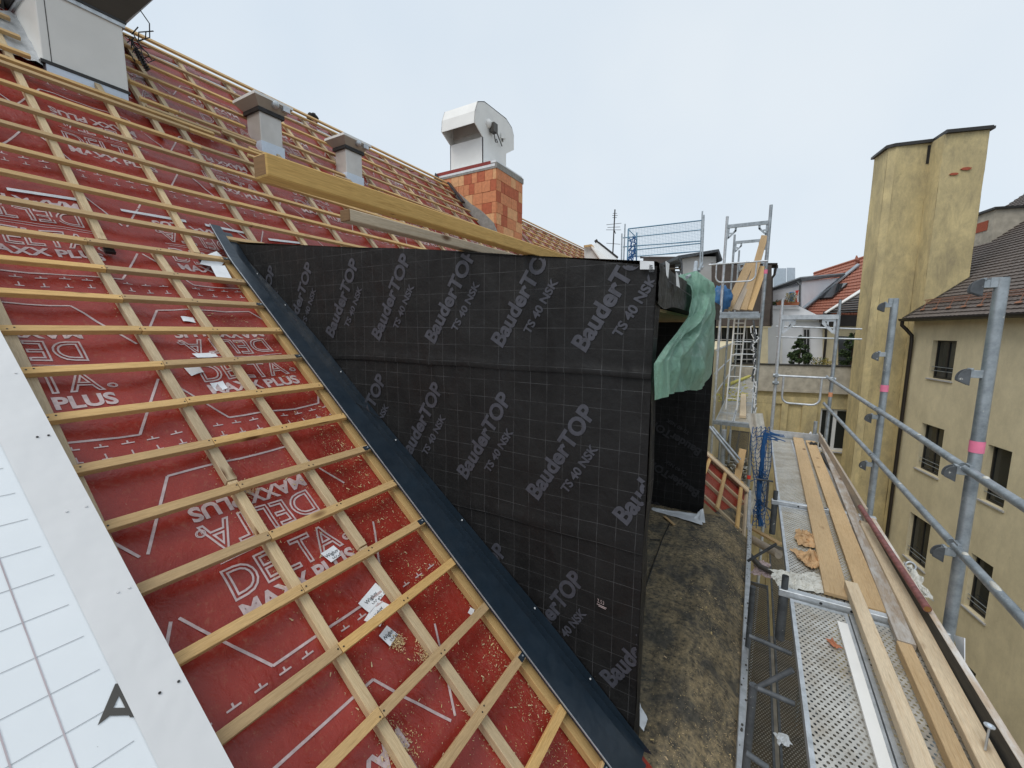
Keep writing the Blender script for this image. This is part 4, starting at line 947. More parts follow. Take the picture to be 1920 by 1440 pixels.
# ================================================================ SCAFFOLD TOWER BEHIND THE DORMER
tow = thing('scaffold', 'tall scaffold tower with leaning boards behind the dormer', 'scaffold', (-.35, 12, -14))
XA, XB_ = -.70, .055
ZD2 = PY(1385, 588, 9.9).z
tops = ((9.9, 4.24, 4.36), (12.8, PY(1378, 440, 12.8).z, PY(1378, 440, 12.8).z), (15.8, PY(1378, 470, 15.8).z, 4.3), (19.5, 2.4, 2.4))
for i, (y, za, zb) in enumerate(tops):
    tube(tow, 'post', (XA, y, -7), (XA, y, za), .027, 'galvanised' if i else 'galvanised_pale', 12); tube(tow, 'post', (XB_, y, -7), (XB_, y, zb), .03, 'galvanised', 12)
    if i < 3:
        zc = min(za, zb)-.2; m = MB(); m.aabb((XA, y-.02, zc-.04), (XB_, y+.02, zc+.03))
        for sx, x in ((1, XA+.03), (-1, XB_-.03)):
            P = lambda a, c: (x+sx*a, y-.004, zc-.04-c)
            for poly in (((0, 0), (.03, 0), (.03, .2), (0, .22)), ((.12, .0), (.16, 0), (.16, .06), (.12, .1)), ((0, .19), (.13, .04), (.16, .07), (.03, .2)), ((.03, .09), (.07, .09), (.07, .12), (.03, .12))): m.prism([P(*q) for q in poly], (0, .008, 0))
        m.build('head_frame', 'galvanised', tow)
for y in (9.88, 12.8, 15.8): m = MB(); m.aabb((XA, y-.03, -.09), (XB_, y+.03, -.01)); m.build('transom', 'galvanised', tow)
m = MB(); m.aabb((XA-.03, 9.86, ZD2-.09), (XB_-.03, 9.93, ZD2-.01)); m.aabb((XA-.03, 9.85, ZD2+.0), (XB_-.06, 9.9, ZD2+.035)); m.build('transom', 'galvanised', tow)
for a, c in ((9.92, 10.9), (10.94, 12.75), (12.85, 15.75), (15.85, 19.4)): deck(tow, XA+.04, XB_-.03, a, c, 0, 'perforated_deck', 2)
deck(tow, XA+.04, XB_-.03, 9.95, 12.7, ZD2, 'perforated_deck', 2)
z_a = PY(1385, 494, 9.9).z; z_b = PY(1385, 529, 9.9).z; uguard(tow, 9.8, XA-.28, XB_+.02, z_a, z_b, .017)
for zz_ in (.5, 1.0, 1.5): tube(tow, 'guard_rail', (XA-.03, 9.9, zz_), (XA-.03, 19.4, zz_), .018, 'galvanised_pale', 8); tube(tow, 'guard_rail', (XA-.05, 19.4, zz_), (XB_, 19.4, zz_), .018, 'galvanised_pale', 8)
m = MB(); l0, l1 = PY(1378, 596, 12.0), PY(1398, 596, 12.0); b0_, b1_ = V((l0.x-.02, 11.2, .03)), V((l1.x-.02, 11.2, .03))
m.tube(b0_, l0, .018, 8); m.tube(b1_, l1, .018, 8)
for k in range(1, 9): m.tube(b0_.lerp(l0, k/8.5), b1_.lerp(l1, k/8.5), .013, 6)
m.build('access_ladder', 'white_metal', tow)
for (a, c, r_) in (((1330, 800), (1384, 868), .03), ((1335, 800), (1388, 862), .022)): tube(tow, 'brace', PY(*a, 8.9), PY(*c, 8.7), r_, 'galvanised')
tube(tow, 'post', PY(1358, 806, 8.9), PY(1352, 905, 8.9), .045, 'galvanised'); tube(tow, 'post', PY(1370, 806, 8.9), PY(1366, 868, 8.9), .02, 'galvanised')
m = MB(); q = PY(1434, 509, 9.85); m.tube((XB_, 9.9, q.z-.04), (XB_, 9.9, q.z+.04), .034, 12); m.build('marker_tape', 'pink_tape', tow)
m = MB(); m.tube((XB_+.0, 9.9, PY(1404, 895, 9.9).z-.03), (XB_, 9.9, PY(1404, 895, 9.9).z+.05), .036, 12); m.build('marker_tape', 'red_plastic', tow)
m = MB()
for k in range(26): p = PY(1416+rnd(-4, 3), 610+k*7, 9.8); m.path([p, p+V((rnd(-.06, .06), 0, rnd(-.06, -.02))), p+V((rnd(-.05, .05), 0, rnd(-.16, -.08)))], .012, 5)
m.build('tied_film', 'white_tape', tow)
m = MB()
for k in range(9): p = PY(1413+rnd(-3, 3), 600+k*13, 9.8); m.path([p, p+V((rnd(-.03, .05), 0, rnd(-.2, -.1)))], .02, 5)
m.build('clamp', 'galvanised_dark', tow)
GL = 'boards leaning upright on the scaffold tower'
for i, (a, c, y1, wd, mat, lb) in enumerate((((1364, 581), (1407, 492), 10.6, .17, 'pine_orange', 'leftmost orange board leaning on the scaffold tower'), ((1379, 581), (1414, 494), 10.62, .15, 'grey_wood', 'brownish grey board second from left in the leaning stack'),
        ((1394, 581), (1434, 442), 10.75, .13, 'pine_orange', 'tallest leaning board on the scaffold tower, rising above the rest'), ((1404, 581), (1432, 500), 10.66, .14, 'pine_orange', 'rightmost orange board leaning on the scaffold tower'))):
    m = MB(); m.bar(PY(*a, 10.25+.03*i), PY(*c, y1), wd, .05, (0, -1, .2)); tag(m.build('leaning_board', mat, None, .003), lb, 'plank', GL)
plank('timber_board', 'pine', (1389, 738), (1399, 738), (1387, 778), (1399, 780), .07, .06, 'pale squared timber lying on the deck of the tower', None)
m = MB(); m.bar(PZ(1363, 722, .06), PZ(1406, 705, .06), .12, .06); tag(m.build('insulation_strip', 'insulation'), 'yellow green insulation strip lying across the far deck', 'insulation')
m = MB()
for k in range(60):
    p = PZ(1345+rnd(-8, 55), 742+rnd(-22, 12), .02); L = rnd(.02, .09); a_ = rnd(0, 6); m.box(p, V((L*math.cos(a_), L*math.sin(a_), 0)), V((-.015*math.sin(a_), .015*math.cos(a_), 0)), V((0, 0, .01)))
tag(m.build('insulation_crumbs', 'insulation'), 'yellow insulation crumbs scattered on the tower deck', 'crumbs', None, 'stuff')
# blue bag and folded sheets on the upper tower deck
m = MB(); c_ = PY(1352, 562, 10.1)
m.ball(c_, .2, 18, 12, 0, (1.05, .7, 1.35), .5); tag(m.build('blue_bag', 'blue_sheet'), 'crumpled blue sheet hanging behind the green tarp', 'tarpaulin')
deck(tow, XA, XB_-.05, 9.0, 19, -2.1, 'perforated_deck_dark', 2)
for (a, c, d_, e_) in ((1378, 838, 1372, 925), (1392, 850, 1384, 925)):
    pass
m = MB(); m.bar(PY(1393, 842, 8.9), PY(1378, 922, 8.7), .12, .03, (0, -1, .1)); tag(m.build('timber_board', 'pine_orange', None, .003), 'upright board standing under the tower deck beside the blue net', 'plank')
m = MB(); m.grid(lambda a, c: PY(1400+14*math.sin(c*3)+(a)*(30-10*c), 775+190*c, 9.05+.05*math.sin(a*9)+.1*N.noise(V((a*3, c*4, 1)))), 14, 30, 0); tag(m.build('pale_backing', 'plastic_wrap'), 'pale sheet added behind the blue net in place of bright plaster', 'plastic sheet')  # pale sheet added where sky-lit plaster shows past the net
m = MB()
for k in range(260):
    p = PZ(rnd(1325, 1400), rnd(860, 940), -2.05); L = rnd(.03, .22); a_ = rnd(0, 6.3); m.box(p+V((0, 0, .02)), V((L*math.cos(a_), L*math.sin(a_), rnd(-.03, .05))), V((-.02*math.sin(a_), .02*math.cos(a_), 0)), V((0, 0, .012)), random.choice((0, 0, 1, 2)))
tag(m.build('building_debris', ['debris', 'grey_wood', 'plastic_wrap']), 'heap of offcuts and rubble below the scaffold tower', 'debris', None, 'stuff')
# ================================================================ GREEN TARP ON THE DORMER
XT = XF+.05
def poly_at(pts, t):
    n = len(pts)-1; i = min(n-1, int(t*n)); f = t*n-i; return (pts[i][0]*(1-f)+pts[i+1][0]*f, pts[i][1]*(1-f)+pts[i+1][1]*f)
top_c = [(1297, 522), (1308, 516), (1318, 516), (1328, 528), (1338, 548)]
bot_c = [(1225, 750), (1240, 742), (1255, 736), (1272, 732), (1288, 731), (1302, 733), (1318, 722), (1334, 700)]
lef_c = [(1297, 522), (1297, 560), (1290, 592), (1268, 622), (1245, 650), (1225, 682)]; lef_c2 = lef_c+[(1225, 720), (1225, 750)]
rig_c = [(1338, 548), (1339, 600), (1338, 650), (1334, 700)]
def tarp(a, c):
    T, B_, L, R_ = poly_at(top_c, a), poly_at(bot_c, a), poly_at(lef_c2, c), poly_at(rig_c, c)
    k = [(1-c)*T[i]+c*B_[i]+(1-a)*L[i]+a*R_[i]-((1-a)*(1-c)*top_c[0][i]+a*(1-c)*top_c[-1][i]+(1-a)*c*bot_c[0][i]+a*c*bot_c[-1][i]) for i in (0, 1)]
    fold = .11*(abs(math.sin(a*8.5+c*1.8+2*N.noise(V((a*3, c*2, 1)))))-.6)*(1-.25*c)+.035*abs(math.sin(a*23+c*5))+.10*N.noise(V((a*5, c*3, 9)))+.02*N.noise(V((a*22, c*9, 3)))
    q = PX(k[0], k[1], XT); nn = V((1, -.35, .1)).normalized(); q = q+nn*(fold*.7+.02+.05*math.sin(math.pi*c)*a+.012*math.sin(a*60+c*6+3*N.noise(V((a*4, c*3, 6)))))*min(1, .12+a*3.5, .1+(1-a)*3)
    if c < .08: q = q+V((-.10*(1-c/.08), 0, .02))
    return q
m = MB(); m.grid(tarp, 110, 70, 0); tag(m.build('green_tarp', 'green_tarp', None, 0, 0), 'pale green plastic tarpaulin hanging from the dormer eaves', 'tarpaulin')
m = MB()
m.tube(PX(1288, 520, XF+.02), PX(1318, 500, XF-.1), .012, 8); m.tube(PX(1303, 512, XF), PX(1305, 492, XF-.1), .018, 8); m.tube(PX(1310, 508, XF), PX(1316, 494, XF), .012, 6); tag(m.build('tube_coupler', 'galvanised'), 'steel tube coupler standing behind the top of the green tarpaulin', 'coupler')
# ================================================================ COURTYARD AND NEIGHBOURS
g = MB(); g.quad([(-700, -700, -14), (700, -700, -14), (700, 700, -14), (-700, 700, -14)]); tag(g.build('ground', 'yard'), 'paved courtyard and ground far below', None, None, 'structure')
AE = math.radians(13.2); ee = V((-math.sin(AE), math.cos(AE), 0)); nf = V((-math.cos(AE), -math.sin(AE), 0)); P0 = PD(1770, 675, 14.5); P0.z = 0
def FW(a, b, z): p = P0+ee*a+nf*b; return V((p.x, p.y, z))
def GA(x, y, a): return on(x, y, ee, ee.dot(P0)+a)
def GB(x, y, b): return on(x, y, nf, nf.dot(P0)+b)
def fbox(m, a0, a1, b0, b1, z0, z1, mi=0):
    c = FW((a0+a1)/2, (b0+b1)/2, (z0+z1)/2); ax = sorted(((abs(a1-a0)/2, ee*abs(a1-a0)/2), (abs(b1-b0)/2, nf*abs(b1-b0)/2), (abs(z1-z0)/2, V((0, 0, abs(z1-z0)/2)))), key=lambda t: -t[0]); m.box(c, ax[0][1], ax[1][1], ax[2][1], mi)
def wall_holes(m, fn, u0, u1, z0, z1, holes, dep, mi=0, mr=0):   # fn(u, depth, z)
    us = sorted({u0, u1, *[h[0] for h in holes], *[h[1] for h in holes]}); zs = sorted({z0, z1, *[h[2] for h in holes], *[h[3] for h in holes]})
    for a, c in zip(us, us[1:]):
        for p, q in zip(zs, zs[1:]):
            cu, cz = (a+c)/2, (p+q)/2
            if any(h[0] < cu < h[1] and h[2] < cz < h[3] for h in holes): continue
            m.quad([fn(a, 0, p), fn(c, 0, p), fn(c, 0, q), fn(a, 0, q)], mi)
    for a, c, p, q in holes:
        m.quad([fn(a, 0, p), fn(c, 0, p), fn(c, dep, p), fn(a, dep, p)], mr); m.quad([fn(a, 0, q), fn(c, 0, q), fn(c, dep, q), fn(a, dep, q)], mr)
        m.quad([fn(a, 0, p), fn(a, 0, q), fn(a, dep, q), fn(a, dep, p)], mr); m.quad([fn(c, 0, p), fn(c, 0, q), fn(c, dep, q), fn(c, dep, p)], mr)
nb = thing('apartment_building', 'yellow rendered apartment building with dark windows and a brown tiled roof across the courtyard', 'building', FW(-4, -4, -14))
ZE = 2.42; cols = ((-.50, .70), (-3.27, -2.42), (-6.4, -5.3), (-9.4, -8.3)); rows_ = ((.28, 1.64), (-3.12, -1.40), (-6.62, -4.86), (-10.1, -8.3))
holes = [(a, c, p, q) for ci, (a, c) in enumerate(cols) for (p, q) in rows_ if not (ci == 1 and p > 0)]
ff = lambda u, d, z: FW(u, -d, z)
m = MB(); wall_holes(m, ff, -16, 1.94, -14, ZE, holes, .2)
m.quad([FW(-16, -.6, -14), FW(1.94, -.6, -14), FW(1.94, -.6, ZE), FW(-16, -.6, ZE)]); m.build('wall', 'yellow_render', nb)
for (a, c, p, q) in holes:
    m = MB()
    for x in (a, c-.06): fbox(m, x+.004, x+.056, -.14, -.19, p+.004, q-.004)
    for z in (p+.004, q-.06): fbox(m, a+.057, c-.061, -.14, -.19, z, z+.055)
    if c-a > 1: fbox(m, (a+c)/2-.03, (a+c)/2+.03, -.145, -.185, p+.06, q-.062)
    w_ = m.build('window', 'dark_metal', nb)
    m = MB(); m.quad([FW(a, -.17, p), FW(c, -.17, p), FW(c, -.17, q), FW(a, -.17, q)]); m.build('window_pane', 'glass', w_)
    m = MB(); m.grid(lambda s_, t_: FW(a+(c-a)*s_, -.3-.03*math.sin(s_*40), p+(q-p)*t_), 40, 1); m.build('curtain', 'curtain', w_)
    m = MB(); fbox(m, a-.06, c+.06, .05, -.14, p-.05, p-.003); m.build('window_sill', 'sill', w_)
    m = MB()
    for z in (p+.28, p+.42): m.tube(FW(a+.02, -.06, z), FW(c-.02, -.06, z), .012, 6)
    m.build('window_bar', 'galvanised', w_)
# tiled roof
PR = math.radians(39); rs = -nf*math.cos(PR)+V((0, 0, math.sin(PR))); rn = nf*math.sin(PR)+V((0, 0, math.cos(PR))); RO = FW(0, .35, ZE+.02)
m = MB()
for j in range(50):
    pt = [(-11, 1.9, 330)] if j*.205 < 2.45 else [(-11, 9, 430)]
    for a0_, a1_, nn_ in pt:
        def tl(s_, t_, j=j): a = a0_+(a1_-a0_)*s_; w_ = abs(math.sin(a*math.pi/.2)); return RO+ee*a+rs*(j*.205+.23*t_)+rn*(.036*(1-t_)+.02*w_*(1-.4*t_))
        m.grid(tl, nn_, 1, 0); m.grid(lambda s_, t_, tl=tl: tl(s_, 0)+rn*(-.04*t_), nn_, 1, 0)
m.quad([RO+ee*-14-rn*.02, RO+ee*1.9-rn*.02, RO+ee*1.9+rs*10.4-rn*.02, RO+ee*-14+rs*10.4-rn*.02]); m.quad([RO+ee*1.9+rs*2.4-rn*.02, RO+ee*9+rs*2.4-rn*.02, RO+ee*9+rs*10.4-rn*.02, RO+ee*1.9+rs*10.4-rn*.02]); m.build('tiled_roof', 'tile_brown', nb)
m = MB(); m.bar(RO+ee*1.93+rn*.03, RO+ee*1.93+rs*2.4+rn*.03, .18, .03, rn); m.build('verge_sheet', 'dark_metal', nb)
m = MB(); pts = [V((math.cos(t), 0, math.sin(t)))*.085 for t in [math.pi+i*math.pi/8 for i in range(9)]]
gutA, gutB = FW(1.98, .42, ZE), FW(-14, .42, ZE)
m.grid(lambda s_, t_: gutA.lerp(gutB, s_)+nf*(-.085*math.cos(math.pi*t_))+V((0, 0, -.085*math.sin(math.pi*t_))), 1, 8, 0); fbox(m, -14, 1.95, .5, .525, ZE-.0, ZE+.02); fbox(m, -14, 1.95, .3, -.02, ZE-.08, ZE-.03); m.build('gutter', 'dark_metal', nb)
dp = MB(); q = FW(1.86, .42, ZE-.08); dp.path([q, q+V((0, 0, -.15)), FW(1.80, .30, ZE-.38), FW(1.76, .12, ZE-.62), FW(1.76, .10, ZE-.85), FW(1.76, .10, -13.9)], .062, 10); dp.build('downpipe', 'brown_pipe', nb)
m = MB(); sg0, sg1 = GB(1740, 566, 0.0), GB(1890, 555, 0.0)
for k in range(2): m.tube(RO+rs*.75+rn*(.12+.16*k)+ee*1.6, RO+rs*.75+rn*(.12+.16*k)+ee*-6, .012, 6)
for k in range(150): p = RO+rs*.75+ee*(1.6-.05*k); m.bar(p+rn*.12, p+rn*.28, .006, .006)
for k in range(11): p = RO+ee*(1.4-.7*k); m.bar(p+rs*.75+rn*.28, p+rs*.42+rn*.07, .02, .012, rn); m.bar(p+rs*.46+rn*.085, p+rs*.38+rn*.085, .22, .01, rn)
m.build('snow_guard', 'copper', nb)
m = MB(); a0 = -.2
def nroof(x, y, h=0): return on(x, y, rn, rn.dot(RO)+h)
c1, c2, c3 = nroof(1812, 468), nroof(1858, 455), nroof(1890, 432)
fr = [c1, c2]; zt1 = 6.55
pA = c1+ee*0; aa = (c1-P0).dot(ee); a2_ = (c2-P0).dot(ee); bb1 = (c2-P0).dot(nf); bb2 = (c3-P0).dot(nf)
ztc = GA(1880, 392, min(aa, a2_)).z
print('CH', aa, a2_, bb1, bb2, c1.z, ztc); fbox(m, a2_, max(aa, a2_+1.2), bb1, bb1-1.7, c1.z-1.2, ztc, 0); m.build('roof_chimney', 'concrete', nb)
m = MB(); fbox(m, a2_-.1, aa+1.0, bb1+.1, bb1-1.8, ztc, ztc+.09); m.build('chimney_slab', 'dark_metal', nb)
m = MB(); fbox(m, a2_+.3, aa+.9, bb1+.004, bb1+.02, ztc-.75, ztc-.35); m.build('chimney_brick', 'bare_brick', nb)
# chimney tower
tw = thing('chimney_tower', 'tall weathered yellow chimney tower with a dark slab on top', 'chimney', FW(2.9, 0, -14))
ZT = 9.12
m = MB()
def tface(m, p, q, z0, z1, nu, nv):
    nn_ = (q-p).cross(V((0, 0, 1))).normalized()
    m.grid(lambda s_, t_: (lambda r0: V((r0.x, r0.y, z0+(z1-z0)*t_))+nn_*(.02*N.noise(V((r0.x*1.3, r0.y*1.3, (z0+(z1-z0)*t_)*.7)))+.008*N.noise(V((r0.x*5, r0.y*5, (z0+(z1-z0)*t_)*4)))))(p.lerp(q, s_)), nu, nv, 0)
C_ = [FW(1.96, -1.49, 0), FW(1.96, -.2, 0), FW(2.72, -.2, 0), FW(2.72, .86, 0), FW(2.86, 1.08, 0), FW(3.9, 1.08, 0), FW(3.9, -1.49, 0)]
for i in range(len(C_)): tface(m, C_[i], C_[(i+1) % len(C_)], -14, ZT, 10, 120)
m.build('shaft', 'yellow_tower', tw)
def slab(m, z0, z1, e=.13):
    ctr = FW(2.9, -.2, 0); pl = [V((p.x, p.y, z0))+((p-ctr).normalized()*e) for p in C_]; m.prism(pl[::-1], (0, 0, z1-z0))
m = MB(); slab(m, ZT, ZT+.09); slab(m, ZT+.091, ZT+.13, .08); m.build('top_slab', 'dark_metal', tw)
m = MB(); fbox(m, 2.69, 2.73, -.19, -.10, ZT-.75, ZT-.08); m.build('flue_slot', 'rubber', tw)
m = MB()
for (x, y, w_, h_) in ((1789, 326, 9, 2.6), (1812, 316, 11, 3)):
    pts = [(-w_, 1), (-w_*.5, -h_*.7), (w_*.3, -h_), (w_, -h_*.6), (w_*.7, h_*.5), (w_*.1, h_), (-w_*.6, h_*.8)]; m.prism([GA(x+a, y+b_, 1.925) for a, b_ in pts], ee*.03)
m.build('spalled_brick', 'bare_brick', tw)
m = MB()
for k in range(3):
    x = 1700-k*4; y0 = 430+k*90
m.quad([GA(1713, 560, 2.69), GA(1722, 560, 2.69), GA(1738, 330, 2.69), GA(1734, 330, 2.69)]) if False else None
# terrace wall with window across the end of the yard
tr = thing('terrace_wall', 'yellow wall with concrete parapet and a white framed window at the yard end', 'wall', FW(5, 3, -14))
gf = lambda u, d, z: FW(5.0+d, u, z)
wl_, wh_ = GA(1540, 765, 5), GA(1598, 850, 5)
bL = (GA(1536, 800, 5)-P0).dot(nf); bR = (GA(1594, 800, 5)-P0).dot(nf); zT, zB_ = GA(1565, 767, 5).z, GA(1565, 846, 5).z
niches = []
for (x0, x1, y0) in ((1442, 1461, 755), (1473, 1500, 757)):
    niches.append(((GA(x1, 800, 5)-P0).dot(nf), (GA(x0, 800, 5)-P0).dot(nf), -9, GA(x0, y0, 5).z))
zpar = GA(1520, 732, 5).z; ztopp = GA(1520, 684, 5).z
m = MB(); wall_holes(m, gf, -.3, 9, -14, zpar, [(bR, bL, zB_, zT)], .16)
for (a, c, p, q) in niches: m.aabb((0, 0, 0), (.001, .001, .001)) if False else None
m.build('wall', 'yellow_tower', tr)
m = MB()
for (a, c) in ((9, niches[0][1]), (niches[0][0], niches[1][1]), (niches[1][0], bL+.18)): fbox(m, 4.90, 4.998, min(a, c), max(a, c), -14, niches[0][3]-.01)
fbox(m, 4.90, 4.998, bL+.18, 9, niches[0][3], zpar-.35); m.build('pilaster', 'yellow_tower', tr)
m = MB(); fbox(m, 4.86, 5.3, -.2, 9, zpar, ztopp-.05); fbox(m, 4.84, 4.998, -.2, 9, zpar-.1, zpar-.002); m.build('parapet', 'concrete', tr)
m = MB(); fbox(m, 4.82, 5.34, -.2, 9, ztopp-.05, ztopp+.0); m.build('parapet_cap', 'dark_metal', tr)
m = MB(); W0 = 5.10
for (a, c, p, q) in ((bR, bL, zB_, zB_+.12), (bR, bL, zT-.09, zT), (bR, bR+.1, zB_+.121, zT-.091), (bL-.1, bL, zB_+.121, zT-.091), ((bL+bR)/2-.09, (bL+bR)/2+.05, zB_+.121, zT-.091)): fbox(m, W0, W0+.06, a, c, p, q)
wn = m.build('window', 'window_white', tr)
m = MB(); m.quad([FW(W0+.04, bR, zB_), FW(W0+.04, bL, zB_), FW(W0+.04, bL, zT), FW(W0+.04, bR, zT)]); m.build('window_pane', 'glass', wn)
m = MB(); fbox(m, 4.9, 5.08, bR-.08, bL+.08, zB_-.06, zB_-.003); m.build('window_sill', 'sill', wn)
# terrace floor and white penthouse
m = MB(); fbox(m, 5.3, 22, -4, 12, zpar-.1, zpar+.1); tag(m.build('terrace_floor', 'concrete'), 'roof terrace floor behind the parapet', None, None, 'structure')
def apoly(m, pts, a, th, mi=0): m.prism([GA(x, y, a) for x, y in pts], ee*th, mi)
pen = thing('penthouse', 'white rendered terrace house with tall door behind the parapet', 'house', GA(1500, 690, 9))
m = MB(); apoly(m, [(1425, 575), (1425, 700), (1548, 700), (1548, 598), (1500, 575)], 9, 3); m.build('wall', 'white_wall', pen)
m = MB(); apoly(m, [(1424, 574), (1500, 574), (1500, 579), (1424, 579)], 8.9, .1); m.build('balcony_edge', 'white_wall', pen)
m = MB(); apoly(m, [(1506, 615), (1519, 615), (1519, 695), (1506, 695)], 8.93, .05); m.build('door', 'sill', pen)
m = MB(); apoly(m, [(1508, 618), (1511.5, 618), (1511.5, 692), (1508, 692)], 8.9, .02); apoly(m, [(1513.5, 618), (1517, 618), (1517, 692), (1513.5, 692)], 8.9, .02); m.build('door_pane', 'glass', pen)
m = MB(); apoly(m, [(1485, 594), (1545, 594), (1545, 597), (1485, 597)], 8.7, .3); apoly(m, [(1489, 600), (1545, 600), (1545, 602), (1489, 602)], 8.85, .14); apoly(m, [(1462, 603), (1467, 603), (1467, 695), (1462, 695)], 8.8, .1); m.build('awning', 'white_metal', pen)
yl = thing('terrace_annex', 'low yellow annex with brown eaves and dark window beside the tower', 'building', GA(1580, 690, 10))
m = MB(); apoly(m, [(1548, 606), (1625, 606), (1625, 700), (1548, 700)], 8.6, 3); m.build('wall', 'yellow_render', yl)
m = MB(); apoly(m, [(1572, 630), (1608, 632), (1608, 690), (1572, 690)], 8.56, .03); m.build('window', 'glass', yl)
m = MB(); apoly(m, [(1548, 584), (1622, 578), (1622, 612), (1542, 612)], 8.4, .3); apoly(m, [(1540, 594), (1552, 594), (1552, 604), (1540, 604)], 8.3, .3); m.path([GA(1543, 610, 8.4), GA(1549, 618, 8.4), GA(1548, 640, 8.4), GA(1543, 690, 8.4)], .06, 8); m.build('eaves', 'brown_pipe', yl)
# upper house with red tiles, zinc cheek and skylight
up = thing('tiled_house', 'red tiled house with white dormer and zinc trim left of the chimney tower', 'house', PD(1560, 700, 26))
A_, B_, D_ = PD(1500, 586, 25), PD(1640, 586, 20), PD(1632, 481, 28); un = (B_-A_).cross(D_-A_).normalized(); un = un if un.z > 0 else -un
def UP(x, y, h=0): return on(x, y, un, un.dot(A_)+h)
m = MB()
def band(x, y0, y1): return
for j in range(17):                                    # overlapping rows of tiles running parallel to the eaves
    t0, t1 = j/17, (j+1)/17
    L = lambda t: (1500+26*t, 588-75*t); R_ = lambda t: (1660+0*t, 588-118*t)
    def tl(s_, t_): 
        t = t0+(t1-t0)*t_*1.05; l, r_ = L(t), R_(t); return UP(l[0]+(r_[0]-l[0])*s_, l[1]+(r_[1]-l[1])*s_, .07*(1-t_)+.03*abs(math.sin(s_*90)))
    m.grid(tl, 180, 1, 0)
    m.grid(lambda s_, t_: tl(s_, 0)+un*(-.08*t_), 180, 1, 0)
m.build('tiled_roof', 'tile_red', up)
m = MB(); m.bar(UP(1526, 513, .08), UP(1660, 470, .08), .25, .16, un); m.prism([UP(1604, 492, .1), UP(1613, 492, .1), UP(1609, 484, .3), UP(1607, 484, .3)], un*.2); m.build('ridge_tiles', 'tile_red', up)
m = MB(); m.prism([UP(1500, 582, .16), UP(1507, 582, .16), UP(1613, 497, .16), UP(1608, 496, .16)], un*.08); m.build('zinc_strip', 'galvanised', up)
m = MB(); m.prism([UP(1537, 562, .12), UP(1560, 560, .12), UP(1590, 533, .12), UP(1563, 535, .12)], un*.1); m.build('skylight', 'glass', up)
m = MB(); m.prism([UP(1546, 587, .3), UP(1549, 588, .3), UP(1626, 541, .3), UP(1624, 537, .3)], un*.05); m.build('verge_trim', 'white_metal', up)
m = MB(); m.prism([UP(1552, 586, .1), UP(1625, 586, .1), UP(1625, 543, .1)], un*.15)
m.build('porch_roof', 'tile_brown', up)
m = MB()
for j in range(7): y = 560+j*4.4; m.prism([UP(max(1552, 1552+(588-y)*1.5), y, .27), UP(1625, y-3, .27), UP(1625, y-1.9, .27), UP(max(1552, 1552+(588-y)*1.5), y+1.1, .27)], un*.03)
m.build('porch_tiles', 'dark_metal', up)
m = MB(); da = PD(1502, 527, 24); 
m.prism([PD(1503, 527, 23.8), PD(1573, 521, 26.5), PD(1503, 577, 23.8)], (-.15, .3, 0)); m.prism([PD(1446, 546, 27), PD(1503, 527, 23.85), PD(1503, 579, 23.85), PD(1446, 579, 27)], (.1, .4, 0)); m.build('dormer', 'white_wall', up)
m = MB(); m.prism([PD(1444, 542, 27), PD(1502, 521, 23.6), PD(1585, 513, 26.5), PD(1580, 518, 26.4), PD(1503, 528, 23.6), PD(1447, 546, 27)], (0, .6, .12)); m.path([PD(1495, 528, 23.7), PD(1500, 535, 23.6), PD(1499, 578, 23.6)], .05, 8); m.build('dormer_roof', 'galvanised_dark', up)
m = MB(); m.prism([PD(1491, 545, 23.9), PD(1498, 544, 23.7), PD(1497, 569, 23.7), PD(1489, 571, 23.9)], (0, -.05, 0)); 
for q_ in (((1489.5, 571), (1493, 556), (1496, 570)), ((1491, 545), (1494, 556), (1498, 544))): m.prism([PD(x, y, 23.55) for x, y in q_], (0, -.03, 0), 1)
m.prism([PD(1480, 548, 24.5), PD(1489, 547, 24.2), PD(1488, 566, 24.2), PD(1480, 567, 24.5)], (0, -.05, 0), 2); m.build('shutter', ['white_wall', 'red_paint', 'blue_paint'], up)
# ---------------------------------------------------------------- plants
def leaves(m, c, n, fn, size, mats):
    for i in range(n):
        p = c+fn(); d = V((rnd(-1, 1), rnd(-1, 1), rnd(-1, 1))).normalized(); e = d.orthogonal().normalized()*size*rnd(.6, 1.4); f = d.cross(e).normalized()*size*rnd(.4, 1)
        m.quad([p-e, p+f*.7, p+e, p-f*.7], random.choice(mats))
def conifer(px, py0, py1, a, wpx, label):
    b0_, t0_ = GA(px, py0, a), GA(px, py1, a); H = t0_.z-b0_.z; Wd = (GA(px+wpx, py0, a)-b0_).length
    t = thing('conifer', label, 'tree', b0_, 'small conifers on the terrace')
    m = MB(); m.tube(b0_, b0_+V((0, 0, H*.9)), .05, 7, 0, .015); m.build('trunk', 'bark', t)
    lumps = [(rnd(0, 6.28), rnd(.05, .95)) for _ in range(40)]
    def fn():
        an, hh = random.choice(lumps); an += rnd(-.35, .35); hh = min(1, max(0.02, hh+rnd(-.05, .05)))
        pr = (math.sin(min(1, hh*1.9+.25)*math.pi*.5) if hh < .4 else 1.0-(hh-.4)*1.35)*1.0
        if hh > .80: pr = .33*(1-(hh-.80)*2.2)
        r_ = Wd*max(.06, pr)*rnd(.55, 1.08); return V((math.cos(an)*r_, math.sin(an)*r_, H*hh))
    m = MB(); leaves(m, b0_, 4500, fn, .055, (0, 0, 0, 1)); m.build('crown', ['leaf_dark', 'leaf_green'], t)
conifer(1497, 692, 627, 6.6, 21, 'small dark conifer before the white terrace wall')
conifer(1594, 694, 617, 6.6, 23, 'rounder dark conifer close against the yellow tower')
